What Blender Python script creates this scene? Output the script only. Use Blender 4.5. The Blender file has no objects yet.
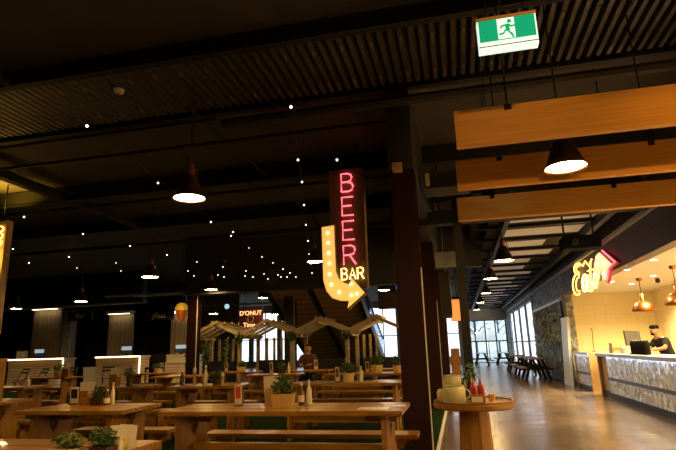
import bpy, bmesh, math, random
from mathutils import Vector, Matrix
random.seed(7)
PI = math.pi
SC = bpy.context.scene
COL = SC.collection

# ------------------------------------------------------------------ materials
def mat(name, col, rough=.6, metal=0., emit=0., ecol=None, noise=None, bump=0., scale=8., spec=None, col2=None, stretch=None, coat=0.):
    m = bpy.data.materials.new(name); m.use_nodes = True
    nt = m.node_tree; b = nt.nodes['Principled BSDF']
    b.inputs['Base Color'].default_value = (*col, 1)
    b.inputs['Roughness'].default_value = rough
    b.inputs['Metallic'].default_value = metal
    if spec is not None: b.inputs['Specular IOR Level'].default_value = spec
    if coat: b.inputs['Coat Weight'].default_value = coat
    if emit:
        b.inputs['Emission Color'].default_value = (*(ecol or col), 1)
        b.inputs['Emission Strength'].default_value = emit
    tc = nt.nodes.new('ShaderNodeTexCoord'); mp = nt.nodes.new('ShaderNodeMapping')
    mp.inputs['Scale'].default_value = stretch or (1, 1, 1)
    nt.links.new(tc.outputs['Object'], mp.inputs['Vector'])
    n = nt.nodes.new('ShaderNodeTexNoise'); n.inputs['Scale'].default_value = scale
    n.inputs['Detail'].default_value = 5
    nt.links.new(mp.outputs[0], n.inputs['Vector'])
    if col2 is not None:
        r = nt.nodes.new('ShaderNodeValToRGB')
        r.color_ramp.elements[0].color = (*col, 1); r.color_ramp.elements[1].color = (*col2, 1)
        r.color_ramp.elements[0].position = .35; r.color_ramp.elements[1].position = .68
        nt.links.new(n.outputs[0], r.inputs[0]); nt.links.new(r.outputs[0], b.inputs['Base Color'])
    if bump:
        bp = nt.nodes.new('ShaderNodeBump'); bp.inputs['Strength'].default_value = bump; bp.inputs['Distance'].default_value = .01
        nt.links.new(n.outputs[0], bp.inputs['Height']); nt.links.new(bp.outputs[0], b.inputs['Normal'])
    return m

def brick_mat(name, c1, c2, mortar, w, h, rough, metal=0, msize=.01, offset=0., bump=.3, axes='XZ', bias=0.):
    m = bpy.data.materials.new(name); m.use_nodes = True
    nt = m.node_tree; b = nt.nodes['Principled BSDF']
    tc = nt.nodes.new('ShaderNodeTexCoord'); sp = nt.nodes.new('ShaderNodeSeparateXYZ'); cb = nt.nodes.new('ShaderNodeCombineXYZ')
    nt.links.new(tc.outputs['Object'], sp.inputs[0])
    nt.links.new(sp.outputs[axes[0]], cb.inputs[0]); nt.links.new(sp.outputs[axes[1]], cb.inputs[1])
    br = nt.nodes.new('ShaderNodeTexBrick'); br.offset = offset
    br.inputs['Color1'].default_value = (*c1, 1); br.inputs['Color2'].default_value = (*c2, 1); br.inputs['Mortar'].default_value = (*mortar, 1)
    br.inputs['Scale'].default_value = 1; br.inputs['Brick Width'].default_value = w; br.inputs['Row Height'].default_value = h
    br.inputs['Mortar Size'].default_value = msize; br.inputs['Bias'].default_value = bias
    nt.links.new(cb.outputs[0], br.inputs['Vector']); nt.links.new(br.outputs['Color'], b.inputs['Base Color'])
    b.inputs['Roughness'].default_value = rough; b.inputs['Metallic'].default_value = metal
    bp = nt.nodes.new('ShaderNodeBump'); bp.inputs['Strength'].default_value = bump; bp.inputs['Distance'].default_value = .006; bp.invert = True
    nt.links.new(br.outputs['Fac'], bp.inputs['Height']); nt.links.new(bp.outputs[0], b.inputs['Normal'])
    return m

def voronoi_mat(name, stops, scale, rough, metal=0., bump=.5, stretch=(1, 1, 1)):
    m = bpy.data.materials.new(name); m.use_nodes = True
    nt = m.node_tree; b = nt.nodes['Principled BSDF']
    tc = nt.nodes.new('ShaderNodeTexCoord'); mp = nt.nodes.new('ShaderNodeMapping'); mp.inputs['Scale'].default_value = stretch
    v = nt.nodes.new('ShaderNodeTexVoronoi'); v.inputs['Scale'].default_value = scale
    r = nt.nodes.new('ShaderNodeValToRGB')
    while len(r.color_ramp.elements) < len(stops): r.color_ramp.elements.new(.5)
    for e, (p, c) in zip(r.color_ramp.elements, stops): e.position = p; e.color = (*c, 1)
    sp = nt.nodes.new('ShaderNodeSeparateColor')
    nt.links.new(tc.outputs['Object'], mp.inputs[0]); nt.links.new(mp.outputs[0], v.inputs['Vector'])
    nt.links.new(v.outputs['Color'], sp.inputs[0]); nt.links.new(sp.outputs[0], r.inputs[0]); nt.links.new(r.outputs[0], b.inputs['Base Color'])
    b.inputs['Roughness'].default_value = rough; b.inputs['Metallic'].default_value = metal
    # every facet tilted its own way
    vm = nt.nodes.new('ShaderNodeVectorMath'); vm.operation = 'SUBTRACT'; vm.inputs[1].default_value = (.5, .5, .5)
    sc = nt.nodes.new('ShaderNodeVectorMath'); sc.operation = 'SCALE'; sc.inputs['Scale'].default_value = bump
    ge = nt.nodes.new('ShaderNodeNewGeometry'); ad = nt.nodes.new('ShaderNodeVectorMath'); nm = nt.nodes.new('ShaderNodeVectorMath'); nm.operation = 'NORMALIZE'
    nt.links.new(v.outputs['Color'], vm.inputs[0]); nt.links.new(vm.outputs[0], sc.inputs[0])
    nt.links.new(ge.outputs['Normal'], ad.inputs[0]); nt.links.new(sc.outputs[0], ad.inputs[1])
    nt.links.new(ad.outputs[0], nm.inputs[0]); nt.links.new(nm.outputs[0], b.inputs['Normal'])
    return m

def emis(name, col, s):
    m = bpy.data.materials.new(name); m.use_nodes = True; nt = m.node_tree
    nt.nodes.remove(nt.nodes['Principled BSDF'])
    e = nt.nodes.new('ShaderNodeEmission'); e.inputs[0].default_value = (*col, 1); e.inputs[1].default_value = s
    nt.links.new(e.outputs[0], nt.nodes['Material Output'].inputs[0]); return m

def glass_mat(name, col=(1, 1, 1), alpha=.12):
    m = bpy.data.materials.new(name); m.use_nodes = True; nt = m.node_tree
    nt.nodes.remove(nt.nodes['Principled BSDF'])
    t = nt.nodes.new('ShaderNodeBsdfTransparent'); t.inputs[0].default_value = (*col, 1)
    g = nt.nodes.new('ShaderNodeBsdfGlossy'); g.inputs['Roughness'].default_value = .03
    x = nt.nodes.new('ShaderNodeMixShader'); x.inputs[0].default_value = alpha
    nt.links.new(t.outputs[0], x.inputs[1]); nt.links.new(g.outputs[0], x.inputs[2]); nt.links.new(x.outputs[0], nt.nodes['Material Output'].inputs[0])
    return m

def translucent_sheet():
    m = bpy.data.materials.new('rooflight'); m.use_nodes = True; nt = m.node_tree; nt.nodes.remove(nt.nodes['Principled BSDF'])
    t = nt.nodes.new('ShaderNodeBsdfTranslucent'); t.inputs[0].default_value = (.26, .235, .195, 1); d = nt.nodes.new('ShaderNodeBsdfDiffuse'); d.inputs[0].default_value = (.5, .47, .4, 1)
    a = nt.nodes.new('ShaderNodeAddShader'); nt.links.new(t.outputs[0], a.inputs[0]); nt.links.new(d.outputs[0], a.inputs[1]); nt.links.new(a.outputs[0], nt.nodes['Material Output'].inputs[0])
    return m
M = {}
M['pine'] = mat('pine', (.25, .108, .013), .30, col2=(.40, .19, .026), scale=3, stretch=(1.2, 9, 9), bump=.06, coat=.25)
M['pine_v'] = mat('pine_v', (.23, .096, .012), .42, col2=(.34, .155, .022), scale=3, stretch=(9, 9, 1.2), bump=.06)
M['beam'] = mat('beam', (.52, .235, .03), .65, col2=(.62, .30, .045), scale=2.5, stretch=(.7, 8, 14), bump=.04)
M['column'] = mat('column', (.020, .0045, .0035), .6, spec=.15)
M['black'] = mat('black', (.012, .011, .011), .5)
M['blackmetal'] = mat('blackmetal', (.010, .009, .009), .6, spec=.25)
M['ceil'] = mat('ceil', (.030, .022, .015), .8, col2=(.042, .032, .022), scale=2.0)
M['deck'] = mat('deck', (.04, .03, .022), .5, metal=.3)
M['steel'] = mat('steel', (.012, .010, .009), .6, spec=.25)
M['pipe'] = mat('pipe', (.018, .015, .012), .6, spec=.3)
M['greypipe'] = mat('greypipe', (.22, .23, .25), .45)
M['deckdark'] = mat('deckdark', (.016, .014, .014), .7)
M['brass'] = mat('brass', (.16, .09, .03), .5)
M['palesheet'] = mat('palesheet', (.72, .68, .60), .6)
M['rooflight'] = translucent_sheet()
M['foil'] = mat('foil', (.80, .77, .70), .38, metal=.55)
M['turf'] = mat('turf', (.007, .017, .004), 1.0, spec=.03, col2=(.016, .034, .008), scale=60, bump=.8)
M['whitetrim'] = mat('whitetrim', (.72, .7, .66), .5)
M['cream'] = mat('cream', (.72, .64, .46), .6)
M['tile'] = brick_mat('tile', (.86, .75, .44), (.84, .73, .42), (.77, .66, .37), .30, .30, .25, msize=.008, axes='YZ')
M['tile_x'] = brick_mat('tile_x', (.86, .75, .44), (.84, .73, .42), (.77, .66, .37), .30, .30, .25, msize=.008, axes='XZ')
M['white'] = mat('white', (.8, .78, .74), .6)
M['slab'] = mat('slab', (.42, .40, .40), .3, metal=.5)
M['mosaic'] = voronoi_mat('mosaic', [(0, (.40, .50, .72)), (.35, (.66, .76, .95)), (.7, (.86, .92, 1)), (1, (.55, .64, .85))], 12, .25, .15, bump=.5)
M['edge_led'] = emis('edge_led', (.80, .87, 1), 16)  # fill glow added for the tiled counter fronts
M['brownwood'] = mat('brownwood', (.17, .085, .035), .5, col2=(.24, .125, .05), scale=3, stretch=(8, 8, 1.4))
M['tanwood'] = mat('tanwood', (.42, .27, .12), .5, col2=(.5, .33, .16), scale=3, stretch=(8, 8, 1.4))
M['bulkhead'] = brick_mat('bulkhead', (.075, .042, .045), (.052, .03, .036), (.012, .008, .01), 2.4, .085, .5, msize=.008, offset=.4, axes='YZ')
M['purplegrey'] = mat('purplegrey', (.075, .065, .075), .6)
M['rail'] = mat('rail', (.55, .55, .58), .35)
M['kioskwhite'] = mat('kioskwhite', (.62, .54, .42), .6)
M['kioskslat'] = brick_mat('kioskslat', (.66, .52, .40), (.60, .46, .35), (.3, .22, .16), 4, .12, .5, msize=.01, axes='XZ')
M['curtain'] = brick_mat('curtain', (.36, .26, .14), (.30, .215, .115), (.17, .12, .07), .24, 9, .6, msize=.012, axes='XZ')
M['greycol'] = mat('greycol', (.22, .22, .27), .6)
M['darkwall'] = mat('darkwall', (.012, .012, .013), .7)
M['midwall'] = mat('midwall', (.28, .215, .13), .7)
M['copper'] = mat('copper', (.34, .125, .04), .28, metal=1)
M['shade'] = mat('shade', (.05, .024, .013), .42, metal=.35, spec=.3)
M['shadein'] = mat('shadein', (.85, .8, .7), .6)
M['lampcap'] = mat('lampcap', (.16, .045, .02), .4)
M['lamp'] = emis('lamp', (1, .62, .22), 150)
M['bulb'] = emis('bulb', (1, .88, .68), 5)
M['down'] = emis('down', (1, .82, .5), 40)
M['red'] = emis('red', (1, .10, .13), 3.6)
M['yellow_neon'] = emis('yellow_neon', (1, .50, .09), 5)
M['cream_neon'] = emis('cream_neon', (1, .62, .16), 6)
M['marquee'] = mat('marquee', (.90, .58, .16), .4, emit=.85, ecol=(1, .56, .12))
M['marquee_cream'] = mat('marquee_cream', (.9, .7, .4), .4, emit=1.3, ecol=(1, .66, .30))
M['marquee_bright'] = mat('marquee_bright', (.90, .58, .16), .4, emit=16, ecol=(1, .55, .08))
M['mbulb'] = emis('mbulb', (1, .80, .42), 3)
M['signwood'] = mat('signwood', (.10, .06, .018), .7, col2=(.13, .08, .024), scale=3, stretch=(8, 8, 1.2))
M['redboard'] = mat('redboard', (.45, .02, .02), .5)
M['led'] = emis('led', (1, .74, .42), 9)
M['stall_lamp'] = emis('stall_lamp', (1, .80, .5), 7)
M['strip'] = emis('strip', (.92, .96, 1), 3.0)
M['exitgreen'] = mat('exitgreen', (.0, .32, .16), .4, emit=.75, ecol=(.0, .40, .19))
M['exitwhite'] = mat('exitwhite', (.85, .95, .9), .4, emit=.9, ecol=(.75, 1, .9))
M['exitdark'] = mat('exitdark', (0, .1, .06), .5)
M['exittop'] = mat('exittop', (.55, .33, .15), .5)
M['screen'] = mat('screen', (.1, .12, .13), .3, emit=.6, ecol=(.55, .66, .68))
M['screendark'] = mat('screendark', (.02, .04, .09), .3, emit=.06, ecol=(.1, .2, .35))
M['leaf'] = mat('leaf', (.035, .075, .018), .6, col2=(.07, .13, .03), scale=30)
M['leafy'] = mat('leafy', (.16, .17, .03), .6, col2=(.08, .12, .025), scale=25)
M['leafwall'] = mat('leafwall', (.06, .08, .035), .5, col2=(.34, .36, .24), scale=7)
M['pot'] = mat('pot', (.66, .46, .17), .5)
M['tinpot'] = mat('tinpot', (.62, .40, .12), .45)
M['darkpot'] = mat('darkpot', (.06, .022, .012), .5)
M['ceramic'] = mat('ceramic', (.52, .47, .26), .35)
M['ketchup'] = mat('ketchup', (.32, .012, .01), .3, coat=.3)
M['sauce'] = mat('sauce', (.10, .03, .01), .2, coat=.4)
M['darkbottle'] = mat('darkbottle', (.03, .02, .012), .15)
M['labelpaper'] = mat('labelpaper', (.75, .66, .48), .7)
M['paper'] = mat('paper', (.78, .78, .8), .35)
M['printed'] = brick_mat('printed', (.78, .78, .82), (.35, .40, .55), (.85, .85, .88), .07, .035, .3, msize=.006, offset=.3, axes='XY')
M['redprint'] = mat('redprint', (.55, .05, .03), .6)
M['cap'] = mat('cap', (.75, .66, .5), .5)
M['skin'] = mat('skin', (.33, .16, .09), .6)
M['greyshirt'] = mat('greyshirt', (.018, .018, .02), .95, spec=.08)
M['rustshirt'] = mat('rustshirt', (.07, .025, .015), .8)
M['hair'] = mat('hair', (.012, .007, .005), .9, spec=.1)
M['blackcloth'] = mat('blackcloth', (.008, .008, .009), .95, spec=.05)
M['trousers'] = mat('trousers', (.03, .03, .04), .8)
M['eye'] = mat('eye', (.02, .015, .01), .3)
M['navy'] = mat('navy', (.014, .016, .024), .35)
M['pergola'] = mat('pergola', (.36, .28, .16), .6, col2=(.28, .21, .12), scale=3)
M['escunder'] = brick_mat('escunder', (.34, .19, .09), (.28, .15, .07), (.03, .016, .009), 6, .32, .55, msize=.018, axes='XY')
M['glass'] = glass_mat('glass', (.76, .82, .84), .10)
M['clear'] = glass_mat('clear', (.97, .98, 1), .08)
M['balglass'] = glass_mat('balglass', (.5, .6, .72), .25)
M['mullion'] = mat('mullion', (.09, .11, .14), .4)
M['header'] = mat('header', (.80, .62, .47), .6)
M['outground'] = mat('outground', (.75, .75, .73), .9)
M['outwhite'] = mat('outwhite', (.88, .88, .88), .6)
M['orange_sign'] = mat('orange_sign', (.8, .2, .04), .5, emit=1.4, ecol=(1, .22, .05))
M['donut_board'] = mat('donut_board', (.09, .012, .008), .5)
M['donut_text'] = emis('donut_text', (1, .48, .18), 2.6)
M['dimtext'] = mat('dimtext', (.8, .78, .72), .6)
M['purple'] = mat('purple', (.3, .1, .35), .5, emit=.8, ecol=(.75, .15, .55))
M['blue'] = mat('blue', (.1, .15, .6), .5, emit=.8, ecol=(.12, .2, .8))
M['globe'] = mat('globe', (.7, .85, .95), .4, emit=.8, ecol=(.55, .85, 1))
M['yball'] = mat('yball', (.9, .55, .05), .5, emit=.35, ecol=(1, .5, .03))
M['oball'] = mat('oball', (.7, .16, .02), .5, emit=.15, ecol=(1, .2, .02))
M['wallpaper'] = voronoi_mat('wallpaper', [(0, (.06, .065, .07)), (.4, (.18, .19, .20)), (.75, (.42, .44, .45)), (1, (.12, .13, .13))], 9, .6, 0, bump=0)
M['tillgrey'] = mat('tillgrey', (.10, .095, .09), .5)
M['bluewhite'] = mat('bluewhite', (.66, .74, .82), .4)
M['yellowpaper'] = mat('yellowpaper', (.70, .55, .18), .6)

def concrete():
    m = bpy.data.materials.new('polished_concrete'); m.use_nodes = True; nt = m.node_tree; b = nt.nodes['Principled BSDF']
    tc = nt.nodes.new('ShaderNodeTexCoord'); n = nt.nodes.new('ShaderNodeTexNoise'); n.inputs['Scale'].default_value = .9; n.inputs['Detail'].default_value = 8
    nt.links.new(tc.outputs['Object'], n.inputs['Vector'])
    r = nt.nodes.new('ShaderNodeValToRGB'); r.color_ramp.elements[0].color = (.11, .075, .056, 1); r.color_ramp.elements[1].color = (.21, .15, .115, 1)
    r.color_ramp.elements[0].position = .35; r.color_ramp.elements[1].position = .65
    nt.links.new(n.outputs[0], r.inputs[0]); nt.links.new(r.outputs[0], b.inputs['Base Color'])
    n2 = nt.nodes.new('ShaderNodeTexNoise'); n2.inputs['Scale'].default_value = 2.2; n2.inputs['Detail'].default_value = 3
    nt.links.new(tc.outputs['Object'], n2.inputs['Vector'])
    mr = nt.nodes.new('ShaderNodeMapRange'); mr.inputs['To Min'].default_value = .10; mr.inputs['To Max'].default_value = .34
    nt.links.new(n2.outputs[0], mr.inputs[0]); nt.links.new(mr.outputs[0], b.inputs['Roughness'])
    bp = nt.nodes.new('ShaderNodeBump'); bp.inputs['Strength'].default_value = .09; bp.inputs['Distance'].default_value = .02
    nt.links.new(n2.outputs[0], bp.inputs['Height']); nt.links.new(bp.outputs[0], b.inputs['Normal'])
    b.inputs['Specular IOR Level'].default_value = .75
    return m
M['concrete'] = concrete()

# ------------------------------------------------------------------ mesh builder
class MB:
    def __init__(s): s.bm = bmesh.new(); s.idx = 0
    def _mark(s, faces):
        for f in faces: f.material_index = s.idx
    def box(s, x0, x1, y0, y1, z0, z1, m=None):
        P = [(x0, y0, z0), (x1, y0, z0), (x1, y1, z0), (x0, y1, z0), (x0, y0, z1), (x1, y0, z1), (x1, y1, z1), (x0, y1, z1)]
        v = [s.bm.verts.new((m @ Vector(p)) if m else p) for p in P]
        s._mark([s.bm.faces.new([v[i] for i in q]) for q in ((3, 2, 1, 0), (4, 5, 6, 7), (0, 1, 5, 4), (1, 2, 6, 5), (2, 3, 7, 6), (3, 0, 4, 7))]); return s
    def hexa(s, P):
        v = [s.bm.verts.new(p) for p in P]
        s._mark([s.bm.faces.new([v[i] for i in q]) for q in ((3, 2, 1, 0), (4, 5, 6, 7), (0, 1, 5, 4), (1, 2, 6, 5), (2, 3, 7, 6), (3, 0, 4, 7))]); return s
    def bar(s, a, b, w, h=None):
        a = Vector(a); b = Vector(b); d = (b - a); L = d.length; h = h or w
        q = d.to_track_quat('X', 'Z').to_matrix().to_4x4(); q.translation = a
        return s.box(0, L, -w / 2, w / 2, -h / 2, h / 2, q)
    def tube(s, pts, r, n=8, closed=False):
        pts = [Vector(p) for p in pts]; rings = []
        N = len(pts)
        up = Vector((0, 0, 1))
        for i, p in enumerate(pts):
            a = pts[i - 1] if (i > 0 or closed) else p; b = pts[(i + 1) % N] if (i < N - 1 or closed) else p
            t = (b - a).normalized()
            ref = up if abs(t.dot(up)) < .95 else Vector((1, 0, 0))
            u = t.cross(ref).normalized(); w = u.cross(t)
            rr = r[i] if isinstance(r, (list, tuple)) else r
            rings.append([s.bm.verts.new(p + (u * math.cos(2 * PI * k / n) + w * math.sin(2 * PI * k / n)) * rr) for k in range(n)])
        for i in range(N if closed else N - 1):
            A, B = rings[i], rings[(i + 1) % N]
            s._mark([s.bm.faces.new((A[k], B[k], B[(k + 1) % n], A[(k + 1) % n])) for k in range(n)])
        if not closed:
            s._mark([s.bm.faces.new(rings[0]), s.bm.faces.new(list(reversed(rings[-1])))])
        return s
    def lathe(s, prof, c=(0, 0, 0), n=20, m=None, cap=True):
        rings = []
        for r, z in prof:
            ring = []
            for k in range(n):
                p = Vector((c[0] + r * math.cos(2 * PI * k / n), c[1] + r * math.sin(2 * PI * k / n), c[2] + z))
                ring.append(s.bm.verts.new((m @ p) if m else p))
            rings.append(ring)
        for A, B in zip(rings, rings[1:]):
            s._mark([s.bm.faces.new((A[k], A[(k + 1) % n], B[(k + 1) % n], B[k])) for k in range(n)])
        if cap and prof[0][0] > 1e-4: s._mark([s.bm.faces.new(list(reversed(rings[0])))])
        if cap and prof[-1][0] > 1e-4: s._mark([s.bm.faces.new(rings[-1])])
        return s
    def prism(s, pts, f0, f1):
        """polygon pts (2-D) extruded: f0/f1 map a 2-D point to the two faces"""
        a = [s.bm.verts.new(f0(*p)) for p in pts]; b = [s.bm.verts.new(f1(*p)) for p in pts]; n = len(pts)
        s._mark([s.bm.faces.new(a), s.bm.faces.new(list(reversed(b)))])
        s._mark([s.bm.faces.new((a[k], b[k], b[(k + 1) % n], a[(k + 1) % n])) for k in range(n)])
        return s
    def ball(s, c, r, sub=2, sc=(1, 1, 1)):
        m = Matrix.Translation(c) @ Matrix.Diagonal((*sc, 1))
        g = bmesh.ops.create_icosphere(s.bm, subdivisions=sub, radius=r, matrix=m)
        fs = set(f for v in g['verts'] for f in v.link_faces); s._mark(fs); return s
    def leaves(s, c, rad, n, size, rnd, sc=(1, 1, 1), droop=0):
        for _ in range(n):
            d = Vector((rnd.gauss(0, 1), rnd.gauss(0, 1), rnd.gauss(0, 1))).normalized() * (rnd.random() ** .4) * rad
            p = Vector(c) + Vector((d.x * sc[0], d.y * sc[1], d.z * sc[2]))
            a = Vector((rnd.gauss(0, 1), rnd.gauss(0, 1), rnd.gauss(0, .6) + .4 - droop)).normalized() * size * rnd.uniform(.7, 1.3)
            b = a.cross(Vector((rnd.gauss(0, 1), rnd.gauss(0, 1), rnd.gauss(0, 1)))).normalized() * size * .38
            v = [s.bm.verts.new(p + q) for q in (-a * .5, b * .5, a * .6, -b * .5)]
            s._mark([s.bm.faces.new(v)])
        return s
    def build(s, name, m, parent=None, smooth=False, bevel=0):
        if bevel:
            bmesh.ops.bevel(s.bm, geom=[e for e in s.bm.edges], offset=bevel, segments=2, affect='EDGES', clamp_overlap=True)
        bmesh.ops.recalc_face_normals(s.bm, faces=s.bm.faces)
        me = bpy.data.meshes.new(name); s.bm.to_mesh(me); s.bm.free()
        ms = m if isinstance(m, (list, tuple)) else [m]
        for x in ms: me.materials.append(M[x])
        if smooth:
            for p in me.polygons: p.use_smooth = True
            try: me.set_sharp_from_angle(angle=math.radians(40))
            except Exception: pass
        o = bpy.data.objects.new(name, me); COL.objects.link(o)
        if parent: o.parent = parent
        return o

def tag(o, label=None, cat=None, group=None, kind=None):
    if label: o['label'] = label
    if cat: o['category'] = cat
    if group: o['group'] = group
    if kind: o['kind'] = kind
    return o
def thing(name, label, cat, loc=(0, 0, 0), rz=0, group=None):
    o = bpy.data.objects.new(name, None); COL.objects.link(o); o.location = loc; o.rotation_euler = (0, 0, rz)
    o.empty_display_size = .1
    return tag(o, label, cat, group)
def kids(o): return list(o.children)
def copy_tree(o, loc=None, rz=None, label=None, parent=None, group=None):
    c = o.copy(); COL.objects.link(c)
    if parent: c.parent = parent
    if loc is not None: c.location = loc
    if rz is not None: c.rotation_euler = (0, 0, rz)
    if label: c['label'] = label
    if group: c['group'] = group
    for ch in kids(o): copy_tree(ch, parent=c)
    return c
def struct(o): o['kind'] = 'structure'; return o

def text_mesh(s, body, size, extrude=.004):
    cu = bpy.data.curves.new('t', 'FONT'); cu.body = body; cu.size = size; cu.extrude = extrude; cu.align_x = 'CENTER'; cu.align_y = 'CENTER'
    cu.resolution_u = 3
    t = bpy.data.objects.new('t', cu); COL.objects.link(t)
    me = bpy.data.meshes.new_from_object(t.evaluated_get(bpy.context.evaluated_depsgraph_get()))
    bpy.data.objects.remove(t)
    return me
def text_obj(name, body, size, m, parent, loc, rot=(PI / 2, 0, 0), extrude=.004):
    me = text_mesh(None, body, size, extrude); me.materials.clear(); me.materials.append(M[m]); me.name = name
    o = bpy.data.objects.new(name, me); COL.objects.link(o); o.parent = parent; o.location = loc; o.rotation_euler = rot
    return o

# ------------------------------------------------------------------ camera
f_px = 515.
R = Matrix(((0.97396335, -0.08025313, -0.21202554), (0.22480737, 0.221122, 0.94898193), (-0.02927526, -0.97193852, 0.23340622)))
right = R @ Vector((1, 0, 0)); up = R @ Vector((0, -1, 0)); back = -(R @ Vector((0, 0, 1)))
cam = bpy.data.cameras.new('camera'); co = bpy.data.objects.new('camera', cam); COL.objects.link(co)
cam.sensor_width = 36; cam.lens = 36 * f_px / 676; cam.clip_start = .05; cam.clip_end = 300
mw = Matrix((right, up, back)).transposed().to_4x4(); mw.translation = (0, 0, 1.3)
co.matrix_world = mw; SC.camera = co

# ------------------------------------------------------------------ setting
CZ = 4.8
WX = 3.40     # plane of the right-hand shop fronts
struct(MB().box(-27, 6.2, -6, 18.2, -.12, 0).box(-27, 3.6, 18.2, 40.2, -.12, 0).build('floor', 'concrete'))
struct(MB().box(-27, -.40, -6, 26, .0, .015).build('floor_turf', 'turf'))
struct(MB().box(-.40, -.36, -6, 26, 0, .022).build('trim_1', 'whitetrim'))
struct(MB().box(-27, .9, -6, 40.2, CZ, CZ + .15).box(.9, 6.2, -6, 10.4, CZ, CZ + .15).box(3.05, 6.2, 10.4, 18.2, CZ, CZ + .15).box(3.05, 3.6, 18.2, 40.2, CZ, CZ + .15).build('ceiling', 'ceil'))
struct(MB().box(-27.2, -27, -6, 40.2, 0, CZ).build('wall_left', 'darkwall'))
struct(MB().box(-27, 7, -6.2, -6, 0, CZ).build('wall_back', 'midwall'))
w = MB()      # dark wall at the back of the food stalls
w.box(-27, -13.2, 24, 24.2, 0, CZ)
struct(w.build('wall_stalls', 'darkwall'))
# far glazed front
w = MB()
w.box(-27, -19, 40, 40.2, 0, CZ); w.box(-19, .35, 40, 40.2, 4.3, CZ); w.box(-19, .35, 40, 40.2, 0, .5)
w.box(3.4, 3.6, 40, 40.2, 0, CZ)
WXS = (-19, -16.6, -14.2, -11.8, -9.4, -7.0, -4.6, -2.2, 0)
for x in WXS: w.box(x, x + .35, 40, 40.2, .5, 4.3)
struct(w.build('wall_front', 'midwall'))
struct(MB().box(.35, 3.4, 39.9, 40.2, 3.05, CZ).build('trim_2', 'header'))
def window(n, x0, x1, z1, y=40.08, nx=3, nz=2, w=.06, gm='glass'):
    m = MB()
    for i in range(nx + 1):
        x = x0 + (x1 - x0) * i / nx; m.box(x - w / 2, x + w / 2, y - .05, y + .05, 0, z1)
    for j in range(nz + 1):
        z = z1 * j / nz; m.box(x0, x1, y - .05, y + .05, max(0, z - w / 2), z + w / 2)
    o = struct(m.build('window_%d' % n, 'mullion'))
    g = MB().box(x0, x1, y - .006, y + .006, .05, z1).build('pane', gm, o)
    return o
window(1, .4, 3.36, 3.02, nx=4, nz=2, w=.09)
k = 2
for xa, xb in zip(WXS, WXS[1:]):
    window(k, xa + .35, xb, 4.3, nx=2, nz=2, w=.07, gm='clear'); k += 1
# right-hand wall: solid before the servery, servery opening Y 2..17.8, planted wall, bright windows
w = MB()
w.box(WX, WX + .2, -6, 2, 0, CZ)
w.box(WX, WX + .2, 17.8, 25.6, 0, 3.46)
w.box(WX, WX + .2, 37.8, 40, 0, CZ)
w.box(WX, WX + .2, 25.6, 37.8, 0, .15); w.box(WX, WX + .2, 25.6, 37.8, 3.25, CZ)
for y in (28.3, 31.3, 34.5): w.box(WX, WX + .1, y, y + .25, .15, 3.25)
struct(w.build('wall_right', 'wallpaper'))
struct(MB().box(WX - .02, WX + .22, 25.2, 25.7, 0, 3.46).build('trim_3', 'black'))
for i, (a, b) in enumerate(((25.7, 28.3), (28.55, 31.3), (31.55, 34.5), (34.75, 37.8))):
    m = MB()
    for y in (a, b): m.box(WX + .03, WX + .08, y - .03, y + .03, .15, 3.25)
    m.box(WX + .03, WX + .07, a, b, 1.35, 1.42)
    o = struct(m.build('window_%d' % (10 + i), 'mullion'))
    MB().box(WX + .05, WX + .056, a, b, .15, 3.25).build('pane', 'clear', o)
struct(MB().box(WX - .04, WX + .2, 2, 17.8, 2.77, 3.44).build('trim_4', 'bulkhead'))
struct(MB().box(WX + .0, WX + .2, 2, 25.6, 3.46, CZ).build('trim_5', 'purplegrey'))
struct(MB().box(WX - .11, WX - .03, 2, 37, 3.42, 3.50).build('trim_6', 'rail'))
# servery room
SX = 5.9
struct(MB().box(SX, SX + .2, 2, 17.8, 0, 2.9).build('wall_servery', 'tile'))
w = MB().box(WX + .2, SX, 17.8, 18, 0, 2.9)
struct(w.build('wall_servery_end', 'tile_x'))
struct(MB().box(WX + .2, SX, 1.8, 2, 0, 2.9).build('wall_servery_near', 'tile_x'))
struct(MB().box(WX + .2, SX + .2, 1.8, 18, 2.77, 2.97).build('ceiling_servery', 'white'))
# outside
struct(MB().box(-60, 60, 40.2, 120, -.2, -.02).build('ground_outside', 'outground'))
struct(MB().box(3.6, 60, 18.2, 40.2, -.2, -.02).build('ground_side', 'outground'))

# ---- ceiling works
m = MB()
x = -11.0
while x < 3.2:                        # corrugated steel deck, ribs run down the hall
    m.prism([(x, 4.74), (x + .02, 4.69), (x + .07, 4.69), (x + .09, 4.74), (x + .09, 4.76), (x, 4.76)], lambda a, b: (a, 4.92, b), lambda a, b: (a, 6.24, b))
    x += .115
tag(struct(m.build('ceiling_deck', 'deck')))
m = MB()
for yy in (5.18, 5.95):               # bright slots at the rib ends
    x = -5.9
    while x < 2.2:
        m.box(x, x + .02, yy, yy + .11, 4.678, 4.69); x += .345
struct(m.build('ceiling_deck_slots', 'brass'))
def ibeam(a, b, h=.26, wd=.14, name='ceiling_joist', mm='steel'):
    a = Vector(a); b = Vector(b); q = (b - a).to_track_quat('X', 'Z').to_matrix().to_4x4(); q.translation = a; L = (b - a).length
    m = MB(); m.box(0, L, -wd / 2, wd / 2, h / 2 - .02, h / 2, q); m.box(0, L, -wd / 2, wd / 2, -h / 2, -h / 2 + .02, q); m.box(0, L, -.01, .01, -h / 2, h / 2, q)
    return struct(m.build(name, mm))
ibeam((-26, 4.84, 4.70), (WX, 4.84, 4.70), .20, .10)
ibeam((-26, 6.33, 4.72), (WX, 6.33, 4.72), .16, .10)
ibeam((-26, 8.9, 4.62), (WX, 8.9, 4.62), .30)
ibeam((-26, 11.6, 4.62), (WX, 11.6, 4.62), .30)
ibeam((-26, 3.0, 4.66), (WX, 3.0, 4.66), .2, .1)
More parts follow.
